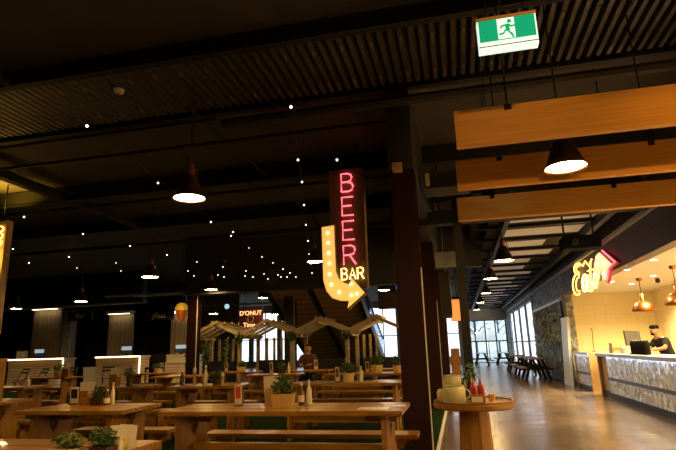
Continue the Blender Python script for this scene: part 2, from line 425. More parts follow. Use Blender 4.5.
ibeam((-5.2, 2.2, 4.64), (-5.2, 4.8, 4.64), .12, .06)
ibeam((.55, 9.6, 4.2), (.55, 39.5, 4.2), .3, .14)
ibeam((-7.85, 7.2, 4.55), (-7.85, 11.5, 4.55), .16, .16)
for (pts, r, nm) in (
    ([(-26, 6.18, 4.5), (-3.1, 6.18, 4.5)], .025, 'ceiling_pipe'),
    ([(-3.0, 6.2, 4.42), (WX, 6.2, 4.42)], .07, 'ceiling_duct'),
    ([(-26, 7.0, 4.5), (-.4, 6.95, 4.5)], .03, 'ceiling_pipe'),
    ([(-26, 9.5, 4.5), (-1, 9.4, 4.5)], .035, 'ceiling_pipe'),
    ([(-3.4, 5.9, 4.6), (-3.4, 13.5, 4.6)], .02, 'ceiling_conduit'),
    ([(-26, 12.6, 4.3), (-1, 12.6, 4.3)], .05, 'ceiling_pipe')):
    struct(MB().tube(pts, r).build(nm, 'pipe'))
# dark bulkheads that hang across the hall
struct(MB().box(-8.0, -.75, 14.2, 14.45, 3.0, CZ).build('trim_7', 'deckdark'))
struct(MB().box(-.75, .75, 14.2, 14.5, 3.35, CZ).build('trim_8', 'deckdark'))
struct(MB().box(-27, -13.0, 19.6, 19.9, 3.45, CZ).build('trim_9', 'darkwall'))
struct(MB().box(-16.2, -12.9, 29.5, 29.7, 0, CZ).build('wall_mid', 'midwall'))
for (a, b, r) in (((-13, 17.2, 3.5), (-2, 17.2, 3.4), .05), ((-13, 19, 3.7), (-4, 18.6, 3.6), .09), ((-12.5, 21, 3.3), (-7.2, 19.5, 3.15), .035), ((-25, 18.8, 3.35), (-11.5, 17.6, 3.25), .05), ((-13, 23, 4.1), (0, 23, 4.1), .12)):
    struct(MB().tube([a, b], r).build('ceiling_pipe', 'greypipe'))
# corridor ceiling: pale sheets between black joists
struct(MB().box(.8, .9, 10.3, 40.2, 3.83, CZ).box(3.05, 3.15, 10.3, 40.2, 3.83, CZ).box(.8, 3.15, 10.3, 10.4, 3.83, CZ).build('ceiling_curb', 'steel'))  # unseen curb added to block stray sky light around the opening
y = 10.4; k = 0
while y < 39.5:                       # pale sheets made translucent under an added ceiling opening, so sky brightens them
    x1 = 2.95 if k < 2 else (2.35 if k % 3 else 2.75)
    struct(MB().box(1.15, x1, y + .2, y + 1.05, 3.84, 3.85).build('ceiling_sheet', 'rooflight'))
    m = MB(); m.box(.9, 3.05, y - .05, y + .2, 3.83, 3.87); m.box(.9, 3.05, y + 1.05, y + 1.46, 3.83, 3.87); m.box(.9, 1.15, y + .2, y + 1.05, 3.83, 3.87); m.box(x1, 3.05, y + .2, y + 1.05, 3.83, 3.87)
    struct(m.build('ceiling_strip', 'steel'))
    struct(MB().box(.6, WX - .1, y + 1.15, y + 1.27, 3.77, 3.83).build('ceiling_joist', 'steel'))
    y += 1.5; k += 1
struct(MB().box(2.98, 3.1, 8.6, 38, 3.66, 3.86).build('ceiling_tray', 'black'))
struct(MB().box(1.02, 1.12, 8.6, 38, 3.56, 3.76).build('ceiling_tray', 'black'))

# ------------------------------------------------------------------ columns
def column(name, x, y, label, top=CZ, wd=.30, m='column'):
    t = thing(name, label, 'column', (x, y, 0))
    b = MB(); b.box(-wd / 2, wd / 2, -wd / 2, -wd / 2 + .03, .02, top); b.box(-wd / 2, wd / 2, wd / 2 - .03, wd / 2, .02, top); b.box(-.03, wd / 2 - .03, -wd / 2 + .03, wd / 2 - .03, .02, top)
    b.build('shaft', m, t)
    MB().box(-wd / 2 - .06, wd / 2 + .06, -wd / 2 - .06, wd / 2 + .06, 0, .02).build('base_plate', 'blackmetal', t)
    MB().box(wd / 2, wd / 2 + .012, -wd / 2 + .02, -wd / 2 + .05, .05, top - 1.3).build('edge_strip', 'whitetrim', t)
    return t
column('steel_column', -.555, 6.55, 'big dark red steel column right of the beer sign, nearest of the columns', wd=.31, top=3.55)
struct(MB().box(-.72, -.40, 6.3, 14.2, 3.55, CZ).build('ceiling_girder', 'black'))  # black block added so the column tops look shaded
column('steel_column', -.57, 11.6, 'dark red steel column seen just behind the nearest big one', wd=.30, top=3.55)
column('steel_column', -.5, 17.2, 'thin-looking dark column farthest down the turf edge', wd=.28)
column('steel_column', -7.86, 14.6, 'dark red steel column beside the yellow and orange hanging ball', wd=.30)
column('steel_column', -5.62, 17.2, 'black column left of the escalator behind the pergola', wd=.34, m='black')
column('steel_column', -17.75, 21.15, 'blue-grey column between the two left food stalls', wd=.42, m='greycol', top=3.4)
t = thing('support_post', 'slim black steel post beside the standing table under the timber beams', 'post', (.09, 6.95, 0))
MB().box(-.055, .055, -.055, .055, .012, 3.2).build('shaft', 'blackmetal', t); MB().box(-.11, .11, -.11, .11, 0, .012).build('base_plate', 'blackmetal', t)
MB().box(-.09, .09, -.07, .07, 3.2, 3.215).build('cap_plate', 'blackmetal', t)

# timber beams over the corridor
for (y, z0, z1, lab) in ((4.28, 2.96, 3.29, 'nearest yellow timber beam, widest of the three across the corridor ceiling'),
                         (5.37, 2.90, 3.22, 'middle yellow timber beam, behind the lit pendant lamp'),
                         (6.70, 2.87, 3.18, 'farthest and lowest-looking of the three yellow timber beams')):
    t = thing('timber_beam', lab, 'beam', (.11, y, z0), group='timber beams over the corridor')
    MB().box(0, WX - .11, 0, .09, 0, z1 - z0).build('plank', 'beam', t, bevel=.004)
    for x in (.45, 1.9, 2.9): MB().tube([(x, .045, z1 - z0), (x, .045, CZ - z0)], .008, 6).build('hanger_rod', 'blackmetal', t)
    b = MB()
    for x in (.45, 1.9, 2.9): b.box(x - .03, x + .03, -.006, .0, z1 - z0 - .05, z1 - z0)
    b.build('hanger_bracket', 'blackmetal', t)

# ------------------------------------------------------------------ pendant lamps
def make_pendant():
    t = thing('pendant_lamp', 'x', 'lamp')
    sh = MB().lathe([(.19, 0), (.185, .01), (.165, .06), (.13, .15), (.10, .22), (.075, .27), (.045, .30), (.0, .305)], n=28, cap=False).build('shade', 'shade', t, smooth=True)
    MB().lathe([(.0, .012), (.172, .012), (.172, .016), (.0, .018)], n=28).build('diffuser', 'lamp', sh)
    c = MB().lathe([(.045, .30), (.05, .32), (.05, .40), (.035, .43), (.012, .44)], n=16).build('lamp_holder', 'lampcap', t, smooth=True)
    MB().tube([(.05, 0, .37), (.085, 0, .36), (.10, 0, .225)], .008, 6).build('stay', 'lampcap', c)
    MB().tube([(0, 0, .43), (0, 0, 1)], .01, 6).build('cord', 'black', t)
    return t
proto = make_pendant(); first = True
lampmesh = None
def pendant(x, y, z, label, top=None, s=1):
    global first
    if first: t = proto; first = False; t.location = (x, y, z); t['label'] = label
    else: t = copy_tree(proto, (x, y, z), random.uniform(0, 6), label)
    t['group'] = 'metal pendant lamps'
    if top:
        for ch in kids(t):
            if ch.name.startswith('cord'):
                ch.data = ch.data.copy()
                for v in ch.data.vertices:
                    if v.co.z > .6: v.co.z = top - z
    return t
pendant(-3.02, 5.39, 3.10, 'large lit pendant lamp hanging alone over the left tables', CZ)
pendant(1.11, 4.99, 2.90, 'large lit pendant lamp between the yellow timber beams', CZ)
pendant(-6.67, 10.3, 2.98, 'lit pendant lamp below left of the large left lamp', CZ)
pendant(-6.97, 13.9, 3.08, 'small lit pendant lamp left of the donut sign, above it', CZ)
pendant(-10.97, 13.44, 2.89, 'lit pendant lamp farthest to the left, before the dark stalls', CZ)
pendant(-3.18, 11.6, 3.30, 'lit pendant lamp half behind the yellow arrow of the beer sign', CZ)
pendant(-6.77, 17.56, 3.15, 'lit pendant lamp right of the donut sign, high', CZ)
pendant(.94, 10.12, 2.82, 'nearest of the lit pendant lamps in the row down the corridor', 4.0)
pendant(.98, 14.82, 3.05, 'second of the lit pendant lamps in the row down the corridor', 4.0)
pendant(1.08, 19.6, 3.1, 'third of the lit pendant lamps in the row down the corridor', 4.0)
pendant(1.05, 24.2, 3.12, 'fourth of the lit pendant lamps in the row down the corridor', 4.0)
pendant(1.05, 29.0, 3.12, 'farthest of the lit pendant lamps in the row down the corridor', 4.0)
pendant(-11.1, 19.3, 2.95, 'small lit pendant lamp left of the orange hanging ball', CZ)
pendant(-9.2, 18.6, 2.75, 'small lit pendant lamp right of the column beside the orange ball', CZ)
pendant(-7.4, 20.6, 2.75, 'tiny dark pendant lamp just right of the donut sign', CZ)
pendant(-2.15, 15.8, 3.0, 'lit pendant lamp right of the beer sign arrow tip', CZ)
# lamps behind the viewer light near tables; last four added to brighten counter, stalls
for (x, y, z) in ((-1.4, 1.2, 3.1), (1.2, .6, 3.1), (-4.6, 1.4, 3.1), (-1.4, -2.6, 3.1), (2.4, -1.6, 3.1), (-5, -2.6, 3.1), (2.75, 3.2, 2.9), (2.8, 5.75, 2.75), (-15.2, 15.4, 3.0), (-18.5, 16.8, 3.0)):
    pendant(x, y, z, 'pendant lamp above and behind the near tables, out of the picture', CZ)

for i, (x, y, z, aim, e) in enumerate(((.9, -1.6, 3.0, (1.1, 4.6, 3.05), 430), (2.6, -1.2, 3.0, (2.7, 5.0, 3.05), 430), (-3.0, -2.2, 3.2, (-2.0, 8.3, 2.0), 0))):  # unseen spots added behind the viewer to brighten the beams
    if not e: continue
    t = thing('track_spotlight', ['warm track spotlight behind the viewer aimed at the timber beams, left', 'warm track spotlight behind the viewer aimed at the timber beams, right'][i], 'lamp', (x, y, z))
    q = (Vector(aim) - Vector((x, y, z))).to_track_quat('-Z', 'Y').to_matrix().to_4x4()
    MB().lathe([(.07, -.02), (.07, .14), (.05, .2), (0, .2)], n=18, m=q, cap=False).build('can', 'black', t, smooth=True)
    MB().lathe([(0, 0), (.065, 0)], n=18, m=q, cap=False).build('lens', 'lamp', t)
    MB().tube([q @ Vector((0, 0, .15)), (0, 0, CZ - z)], .015, 8).build('stem', 'black', t)
    L = bpy.data.lights.new('spot_glow', 'SPOT'); L.energy = e; L.color = (1, .50, .11); L.spot_size = math.radians(32); L.spot_blend = .9; L.shadow_soft_size = .07
    lo = bpy.data.objects.new('spot_glow', L); COL.objects.link(lo); lo.matrix_world = Matrix.Translation((x, y, z)) @ q @ Matrix.Translation((0, 0, -.03))

# ------------------------------------------------------------------ festoon bulbs
def px(x, y, z):
    d = R @ Vector((x - 338, y - 225, f_px)); k = (z - 1.3) / d.z
    p = Vector((d.x * k, d.y * k, z))
    if p.y > 13 and z > 3.5: k *= 13 / p.y; p = Vector((d.x * k, d.y * k, 1.3 + d.z * k))     # the strings sag before the bulkhead
    return p
string1 = [(87, 126), (158, 183), (211, 222), (231, 236), (249, 248), (262, 257), (273, 263), (283, 269), (290, 273), (296, 277)]
string2 = [(291, 107), (298, 160), (302, 182), (304, 205), (306, 225), (308, 241), (309, 254), (311, 264), (312, 273)]
a, b = px(87, 126, 4.05), px(296, 277, 4.05)
loose = [(24, 217), (13, 249), (29, 263), (83, 234), (69, 257), (77, 268), (130, 246), (116, 263), (121, 271), (155, 267), (167, 255), (197, 262), (188, 271), (194, 276), (223, 267), (218, 275), (224, 277), (246, 271), (253, 277), (264, 274), (278, 275), (233, 232), (281, 277), (268, 279), (245, 276), (287, 277)]
b0 = MB().ball((0, 0, 0), .016, 2).build('bulb', 'bulb')
def make_bulb():
    t = thing('festoon_bulb', 'tiny white festoon bulb glowing under the dark ceiling', 'light bulb', group='festoon bulbs under the ceiling')
    b0.parent = t
    MB().lathe([(.013, .018), (.016, .03), (.016, .06), (.006, .065)], n=10).build('socket', 'black', t)
    return t
pb = make_bulb(); nb = 0
def bulb(p):
    global nb
    if nb == 0: pb.location = p
    else:
        o = copy_tree(pb, p)
        if p.y > 12.9: o.scale = (.72, .72, .72)
    nb += 1
for l, zz, nm in ((string1, 4.05, 'festoon cable running from upper left toward the beer sign'), (string2, 4.05, 'festoon cable hanging left of the beer sign')):
    P = [px(x, y, zz) for x, y in l]
    for p in P: bulb(p)
    tag(MB().tube([p + Vector((0, 0, .062)) for p in P] , .005, 6).build('festoon_cable', 'pipe'), nm, 'cable')
for i, (x, y) in enumerate(loose): bulb(px(x, y, 3.85 + .25 * random.random()))
for (x, y) in ((431, 212), (337, 160)): bulb(px(x, y, 4.0))
# sprinkler / smoke detector
for (x, y, lab) in ((119, 90, 'round pale smoke detector on the ribbed ceiling deck, upper left'), (158, 184, 'round smoke detector on the ceiling beside the festoon cable')):
    p = px(x, y, 4.66 if y < 100 else 4.79)
    t = thing('smoke_detector', lab, 'smoke detector', p, group='ceiling smoke detectors')
    MB().lathe([(.0, -.05), (.03, -.05), (.06, -.035), (.07, 0)], n=20).build('body', 'cream', t, smooth=True)
    MB().lathe([(.0, -.066), (.018, -.064), (.022, -.05)], n=12).build('sensor', 'exittop', t)

# ------------------------------------------------------------------ exit signs
def exit_sign(loc, label, top, rz=0):
    t = thing('exit_sign', label, 'exit sign', loc, rz, group='illuminated exit signs')
    MB().box(-.195, .195, -.04, .04, .215, .24).build('top_rail', 'exittop', t)
    MB().box(-.19, .19, -.035, .035, .0, .22).build('housing', 'exitwhite', t)
    gf = MB().box(-.18, .18, -.040, -.035, .055, .215).build('green_face', 'exitgreen', t)
    g = MB().box(-.06, .05, -.044, -.040, .06, .21).build('door_symbol', 'exitwhite', gf)
    b = MB(); P = lambda u, v: (u, -.049, v); Q = lambda u, v: (u, -.044, v)
    for poly in ([(-.005, .11), (.02, .115), (.012, .165), (-.012, .16)], [(-.005, .118), (.012, .11), (.033, .088), (.04, .06), (.028, .06), (.02, .083)],
                 [(0, .118), (-.012, .108), (-.02, .09), (-.055, .086), (-.055, .098), (-.026, .102), (-.014, .125)],
                 [(.008, .165), (.03, .148), (.055, .152), (.055, .142), (.028, .136), (.006, .15)], [(-.01, .162), (-.034, .158), (-.046, .136), (-.037, .132), (-.028, .147), (-.008, .15)]):
        b.prism(poly, P, Q)
    b.prism([(.018 + .014 * math.cos(k * PI / 6), .182 + .014 * math.sin(k * PI / 6)) for k in range(12)], P, Q)
    b.build('running_figure', 'exitgreen', gf)
    MB().box(-.19, .19, -.0365, -.035, .018, .024).build('dark_line', 'exitdark', t)
    MB().tube([(-.12, 0, .255), (-.12, 0, top - loc[2])], .006, 6).build('hanger', 'blackmetal', t)
    MB().tube([(.12, 0, .255), (.12, 0, top - loc[2])], .006, 6).build('hanger', 'blackmetal', t)
    return t
exit_sign((.475, 3.27, 3.215), 'large lit green exit sign hanging at the top of the picture', CZ)
exit_sign((.66, 6.05, 3.09), 'distant green exit sign mostly hidden by the timber beams', CZ)
tag(MB().tube([(.53, 3.6, CZ), (.545, 4.2, 3.2)], .004, 6).build('hanging_wire', 'pipe'), 'thin wire dropping behind the large exit sign to the beam', 'wire')

# ------------------------------------------------------------------ BEER BAR sign
t = thing('beer_sign', 'tall neon sign reading BEER BAR with a lit yellow arrow', 'neon sign', (-1.68, 8.3, 0))
MB().box(-.29, .27, 0, .16, 2.27, 4.30).build('panel', 'signwood', t)
b = MB()
b.box(-.31, -.29, -.02, .17, 2.25, 4.32); b.box(.27, .29, -.02, .17, 2.25, 4.32); b.box(-.29, .27, -.02, .17, 4.30, 4.32); b.box(-.29, .27, -.02, .17, 2.25, 2.27)
b.build('panel_frame', 'signwood', t)
def strokes(ch):
    if ch == 'B':
        r = [[(0, 0), (0, 1), (.55, 1), (.8, .93), (.9, .78), (.8, .6), (.55, .53), (0, .53)], [(.55, .53), (.88, .44), (1, .26), (.88, .07), (.6, 0), (0, 0)]]
    elif ch == 'E': r = [[(.95, 1), (0, 1), (0, 0), (.95, 0)], [(0, .52), (.8, .52)]]
    elif ch == 'R': r = [[(0, 0), (0, 1), (.6, 1), (.88, .92), (.96, .74), (.85, .57), (.55, .5), (0, .5)], [(.5, .5), (1, 0)]]
    elif ch == 'A': r = [[(0, 0), (.5, 1), (1, 0)], [(.2, .36), (.8, .36)]]
    return r
def neon(t, ch, u, v, w, h, m, rad, name):
    b = MB()
    for st in strokes(ch): b.tube([(u + a * w, -.045, v + c * h) for a, c in st], rad, 8)
    return b.build(name, m, t, smooth=True)
for i, ch in enumerate('BEER'):
    neon(t, ch, -.085, 3.905 - .42 * i, .205, .32, 'red', .014, 'red_letter')
for i, ch in enumerate('BAR'):
    neon(t, ch, -.13 + .135 * i, 2.40, .10, .185, 'cream_neon', .0095, 'yellow_letter')
arrow = [(-.42, 3.29), (-.20, 3.31), (-.19, 2.52), (-.15, 2.40), (-.05, 2.32), (.06, 2.28), (.06, 2.42), (.29, 2.14), (-.01, 1.90), (.02, 2.02), (-.12, 2.03), (-.26, 2.08), (-.36, 2.20), (-.41, 2.38)]
ab = MB().prism(arrow, lambda a, c: (a, -.06, c), lambda a, c: (a, -.20, c)).build('arrow_box', 'signwood', t)
MB().prism([(a * .96 - .006, (c - 2.6) * .975 + 2.6) for a, c in arrow], lambda a, c: (a, -.201, c), lambda a, c: (a, -.206, c)).build('arrow_face', 'marquee', ab)
for (u, v) in ((-.305, 3.17), (-.30, 3.0), (-.295, 2.83), (-.29, 2.66), (-.29, 2.48), (-.265, 2.31), (-.14, 2.18), (.06, 2.12), (.15, 2.14), (.06, 2.3)):
    MB().ball((u, -.225, v), .026, 2).build('arrow_bulb', 'mbulb', ab)
MB().tube([(-.2, .08, 4.32), (-.2, .08, CZ)], .012, 6).build('hanger', 'blackmetal', t); MB().tube([(.18, .08, 4.32), (.18, .08, CZ)], .012, 6).build('hanger', 'blackmetal', t)

# the second sign, at the left edge
t = thing('left_sign', 'brown hanging sign panel with yellow neon at the left edge', 'neon sign', (-8.92, 8.3, 0))
MB().box(-.35, .27, 0, .16, 1.75, 4.0).build('panel', 'tanwood', t)
b = MB()
for v in (3.82, 3.68, 3.54): b.tube([(.16 + .07 * math.cos(q), -.03, v + .055 * math.sin(q)) for q in [PI * k / 8 - PI / 2 for k in range(9)]], .014, 8)
b.build('yellow_letter', 'yellow_neon', t)
MB().box(-.3, .13, -.12, -.0, 2.95, 3.42).build('lit_box', 'marquee_bright', t)
for v in (3.05, 3.2, 3.34):
    for u in (-.2, -.06, .07): MB().ball((u, -.13, v), .026, 2).build('box_bulb', 'mbulb', t)
MB().lathe([(.05, 4.0), (.06, 4.08), (.045, 4.08), (.04, 4.02)], c=(-.05, -.04, 0), n=14).build('floodlight', 'blackmetal', t)  # uplight added on the sign to brighten the ceiling above
L = bpy.data.lights.new('floodlight_glow', 'SPOT'); L.energy = 260; L.color = (1, .62, .06); L.spot_size = math.radians(120); L.spot_blend = 1; L.shadow_soft_size = .04
lo = bpy.data.objects.new('floodlight_glow', L); COL.objects.link(lo); lo.location = (-8.97, 8.24, 4.1); lo.rotation_euler = (PI - .25, 0, 0)
text_obj('numeral', '2', .2, 'dimtext', t, (.16, -.01, 2.2))
MB().tube([(.1, .08, 4.0), (.1, .08, CZ)], .012, 6).build('hanger', 'blackmetal', t); MB().tube([(-.2, .08, 4.0), (-.2, .08, CZ)], .012, 6).build('hanger', 'blackmetal', t)

# ------------------------------------------------------------------ EAT sign on the bulkhead
def wall_pt(x, y, X=WX - .10):
    d = R @ Vector((x - 338, y - 225, f_px)); k = X / d.x; return (d.y * k, 1.3 + d.z * k)
EY, EZ = wall_pt(586, 278)
t = thing('eat_sign', 'yellow neon Eat sign with arrow on a red board above the counter', 'neon sign', (WX - .10, EY, EZ))
def wp(x, y): a, c = wall_pt(x, y); return (a - EY, c - EZ)
def wtube(m, pts, rad): 
    return m.tube([(-.02, *wp(*p)) for p in pts], rad, 8)
def arc(cx, cy, rx, ry, a0, a1, n=12): return [(cx + rx * math.cos(math.radians(a0 + (a1 - a0) * k / n)), cy + ry * math.sin(math.radians(a0 + (a1 - a0) * k / n))) for k in range(n + 1)]
# E : two stacked bowls, doubled outline
b = MB()
wtube(b, arc(578.5, 269, 3.6, 5.2, -60, -290, 14) + arc(578.2, 284.5, 4.6, 10.4, -80, -300, 16), .022)
wtube(b, arc(579, 269, 1.9, 3, -60, -290, 12) + arc(579.2, 284.5, 2.4, 7, -80, -300, 14), .016)
b.build('letter_e', 'yellow_neon', t)
b = MB(); wtube(b, arc(585.8, 283, 2.8, 8.5, -20, -340, 20) + [(588.6, 275), (588.8, 291), (590, 291)], .022); wtube(b, arc(585.8, 283, 1.3, 5.2, 0, 350, 16), .014); b.build('letter_a', 'cream_neon', t)
b = MB(); wtube(b, [(591, 262), (591.4, 287), (592.4, 291), (594, 289)], .022); wtube(b, [(588.4, 271), (595, 269)], .018); b.build('letter_t', 'yellow_neon', t)
b = MB(); wtube(b, [(580, 263), (583.5, 266), (586, 261), (590, 266), (592.5, 259)], .016); b.build('neon_flourish', 'yellow_neon', t)
ar = [(592.5, 288), (596.8, 256), (600, 252.5), (612, 264), (608.2, 268), (607, 280), (604, 280), (602.2, 266), (597.5, 289)]
MB().prism(ar, lambda x, y: (-.005, *wp(x, y)), lambda x, y: (-.03, *wp(x, y))).build('arrow_box', 'marquee_cream', t)
MB().prism([(601, 249), (618, 262), (611, 268), (607.5, 283), (602, 277), (596, 268), (598, 254)], lambda x, y: (.06, *wp(x, y)), lambda x, y: (-.0, *wp(x, y))).build('red_board', 'redboard', t)
b = MB(); b.tube([(-.02, *wp(*p)) for p in ((603, 250.5), (616, 262), (609.5, 268), (608, 281))], .02, 8); b.build('red_tube', 'red', t)
for p in ((594.5, 283), (596.5, 274), (598.5, 264), (601, 257), (606, 263), (605.5, 274)): MB().ball((-.045, *wp(*p)), .04, 2).build('arrow_bulb', 'mbulb', t)

# ------------------------------------------------------------------ beer-hall tables and benches
def half_panel(W, H, heart_z, slot_w, slot_h, flare=.03):
    """outline of one board (positive half): heart notch and slot on the centre line"""
    hw, hh = .065, .12
    hp = [(0, heart_z), (hw * .55, heart_z + hh * .42), (hw * .98, heart_z + hh * .7), (hw, heart_z + hh * .86), (hw * .72, heart_z + hh), (hw * .3, heart_z + hh * .98), (0, heart_z + hh * .8)]
    return hp + [(0.002, H), (W / 2, H), (W / 2 - .012, H * .55), (W / 2 + flare, 0), (slot_w / 2, 0), (slot_w / 2, slot_h * .72), (slot_w * .3, slot_h * .95), (0, slot_h)]
def build_panel(name, x, th, W, H, heart_z, slot_w, slot_h, parent):
    b = MB(); hp = half_panel(W, H, heart_z, slot_w, slot_h)
    for s in (1, -1): b.prism([(s * (a + .001), c) for a, c in hp], lambda a, c: (x - th / 2, a, c), lambda a, c: (x + th / 2, a, c))
    return b.build(name, 'pine_v', parent)
def make_table(L, W=.72, H=.76):
    t = thing('beer_hall_table', 'x', 'table')
    b = MB(); n = 3
    for i in range(n):
        y0 = -W / 2 + W * i / n; b.box(-L / 2, L / 2, y0 + .002, y0 + W / n - .002, H - .04, H)
    b.build('tabletop', 'pine', t, bevel=.005)
    for s in (-1, 1):
        build_panel('end_panel', s * (L / 2 - .17), .045, W * .80, H - .04, .50, .13, .36, t)
        MB().prism([(-.24, 0), (.14, 0), (.06, -.09), (-.20, -.09)], lambda a, c: (s * (L / 2 - .17 + a), -.03, H - .04 + c), lambda a, c: (s * (L / 2 - .17 + a), .03, H - .04 + c)).build('cleat', 'pine', t)
    MB().box(-L / 2 + .2, L / 2 - .2, -.025, .025, .34, .44).build('stretcher', 'pine', t)
    return t
def make_bench(L, W=.27, H=.45):
    t = thing('beer_hall_bench', 'x', 'bench')
    MB().box(-L / 2, L / 2, -W / 2, W / 2, H - .042, H).build('seat', 'pine', t, bevel=.005)
    for s in (-1, 1):
        b = MB(); b.prism([(-W / 2 + .02, H - .042), (W / 2 - .02, H - .042), (W / 2 + .01, 0), (.05, 0), (.045, .16), (0, .2), (-.045, .16), (-.05, 0), (-W / 2 - .01, 0)],
                          lambda a, c: (s * (L / 2 - .24) - .02, a, c), lambda a, c: (s * (L / 2 - .24) + .02, a, c))
        b.build('end_panel', 'pine_v', t)
        MB().prism([(0, 0), (.18, 0), (.07, -.10), (0, -.12)], lambda a, c: (s * (L / 2 - .24 + a), -.02, H - .042 + c), lambda a, c: (s * (L / 2 - .24 + a), .02, H - .042 + c)).build('bracket', 'pine', t)
    MB().box(-L / 2 + .22, L / 2 - .22, -.015, .015, .24, .32).build('stretcher', 'pine', t)
    return t
protoT = {}; protoB = {}
TABLES = {}
def put_table(key, x0, x1, y0, phrase, bn=True, bf=True, bshift=0., bf_extra=0., nshift=0.):
    L = round(x1 - x0, 2); cx = (x0 + x1) / 2; cy = y0 + .36
    loc = (cx, cy, .015)
    lab = 'long pine table, ' + phrase
    if L not in protoT:
        protoT[L] = make_table(L); protoT[L].location = loc; protoT[L]['label'] = lab; o = protoT[L]
    else: o = copy_tree(protoT[L], loc, label=lab)
    o['group'] = 'pine beer hall tables'
    TABLES[key] = (cx, cy)
    for flag, dy, lb, sx in ((bn, -.70, 'pine bench before the table ', nshift), (bf, .55, 'pine bench behind the table ', bshift)):
        if not flag: continue
        loc = (cx + sx, cy + dy + (bf_extra if dy > 0 else 0), .015)
        lab = lb + phrase
        if L not in protoB:
            protoB[L] = make_bench(L); protoB[L].location = loc; protoB[L]['label'] = lab; o = protoB[L]
        else: o = copy_tree(protoB[L], loc, label=lab)
        o['group'] = 'pine beer hall benches'
put_table('A', -2.80, -.52, 4.57, 'largest, before the big red column', bshift=.05, bf_extra=.02)
put_table('B', -4.51, -3.26, 4.68, 'at front left with herb box', bshift=-.02, bf_extra=.12, bn=False)
put_table('C', -6.89, -5.64, 5.45, 'cut by left edge beside red-labelled box', bshift=.0, nshift=.32)
put_table('N', -3.12, -1.87, 2.40, 'nearest at the bottom left corner', bf=False, bn=False)
put_table('D', -2.78, -.86, 8.12, 'second row touching the big red column')
put_table('E', -4.75, -3.5, 7.95, 'second row under the beer sign left side')
put_table('F', -6.53, -5.28, 8.05, 'second row left with plant in dark pot')
put_table('G', -9.10, -7.85, 8.3, 'second row far left before folding chairs')
put_table('H', -2.9, -1.1, 11.05, 'third row behind two round herb pots')
put_table('I', -4.85, -3.6, 11.4, 'third row with silver reflections near the middle')
put_table('J', -7.3, -6.05, 11.5, 'third row left of middle')
put_table('K', -11.5, -10.25, 12.2, 'third row far left by the stalls')
put_table('O', -2.35, -.95, 13.2, 'fourth row just before the pergola right bay')
put_table('P', -4.6, -3.35, 13.3, 'fourth row where the person sits')
put_table('Q', -6.65, -5.4, 13.3, 'fourth row before the pergola middle bays')
put_table('S', -9.45, -8.2, 13.5, 'fourth row at the left beside the far red column')

# ------------------------------------------------------------------ things on the tables
TZ = .775
def herb(loc, label, r=.09, h=.10, shape='round', m='pot', lm='leaf', lr=None, lsc=(1, 1, .8), n=150, size=.05, rz=0):
    t = thing('herb_pot', label, 'potted plant', loc, rz)
    if shape == 'round':
        MB().lathe([(r * .82, 0), (r, h), (r * 1.04, h), (r * 1.04, h * 1.06), (r * .93, h * 1.06), (r * .9, h * .9), (0, h * .9)], n=20).build('pot', m, t, smooth=True)
    else:
        b = MB(); w2, d2 = shape
        b.hexa([(-w2 * .92, -d2 * .9, 0), (w2 * .92, -d2 * .9, 0), (w2 * .92, d2 * .9, 0), (-w2 * .92, d2 * .9, 0), (-w2, -d2, h), (w2, -d2, h), (w2, d2, h), (-w2, d2, h)])
        b.box(-w2 - .006, w2 + .006, -d2 - .006, d2 + .006, h * .92, h)
        b.build('pot', m, t)
    rnd = random.Random(int(abs(loc[0] * 100)))
    R_ = lr or r * 1.25
    b = MB()
    for _ in range(14):
        a = rnd.uniform(0, 6.28); b.tube([(0, 0, h * .9), (math.cos(a) * R_ * .5 * lsc[0], math.sin(a) * R_ * .5 * lsc[1], h + R_ * lsc[2] * .9)], .003, 5)
    b.leaves((0, 0, h + R_ * lsc[2] * .72), R_, n, size, rnd, lsc)
    b.build('foliage', lm, t)
    return t
def bottle(loc, label, h=.2, r=.03, m='sauce', capm='cap', lab=True, squeeze=False):
    t = thing('sauce_bottle', label, 'bottle', loc)
    if squeeze: bd = MB().lathe([(r * .95, 0), (r, .01), (r, h * .55), (r * .8, h * .66), (r * .45, h * .72)], n=18).build('body', m, t, smooth=True); MB().lathe([(r * .5, h * .72), (r * .42, h * .78), (r * .12, h)], n=14).build('nozzle', m if capm == 'same' else capm, t, smooth=True)
    else:
        bd = MB().lathe([(r * .95, 0), (r, .01), (r, h * .52), (r * .85, h * .62), (r * .38, h * .74), (r * .34, h * .88)], n=18).build('body', m, t, smooth=True)
        MB().lathe([(r * .42, h * .88), (r * .42, h)], n=14).build('cap', capm, t, smooth=True)
    if lab: MB().lathe([(r * 1.015, h * .14), (r * 1.015, h * .44)], n=18, cap=False).build('paper_label', 'labelpaper', bd)
    return t
def holder(loc, label, w=.13, d=.09, h=.14, cards=True, rz=0, m='tanwood', spread=.10):
    t = thing('menu_holder', label, 'menu holder', loc, rz)
    b = MB(); b.box(-w / 2, w / 2, -d / 2, d / 2, 0, .012)
    for s in (-1, 1): b.box(-w / 2, w / 2, s * d / 2 - .006, s * d / 2 + .006, .012, h)
    for s in (-1, 1): b.box(s * w / 2 - .006, s * w / 2 + .006, -d / 2, d / 2, .012, h * .8)
    b.build('box', m, t)
    if cards:
        for k in range(2):
            q = Matrix.Translation((-.02 + .04 * k, 0, .015)) @ Matrix.Rotation(.12 * (k - .5), 4, 'Y')
            MB().box(-.055, .055, -.004 + .02 * k, .0 + .02 * k, 0, h + spread, q).build('menu_card', 'labelpaper', t)
    return t
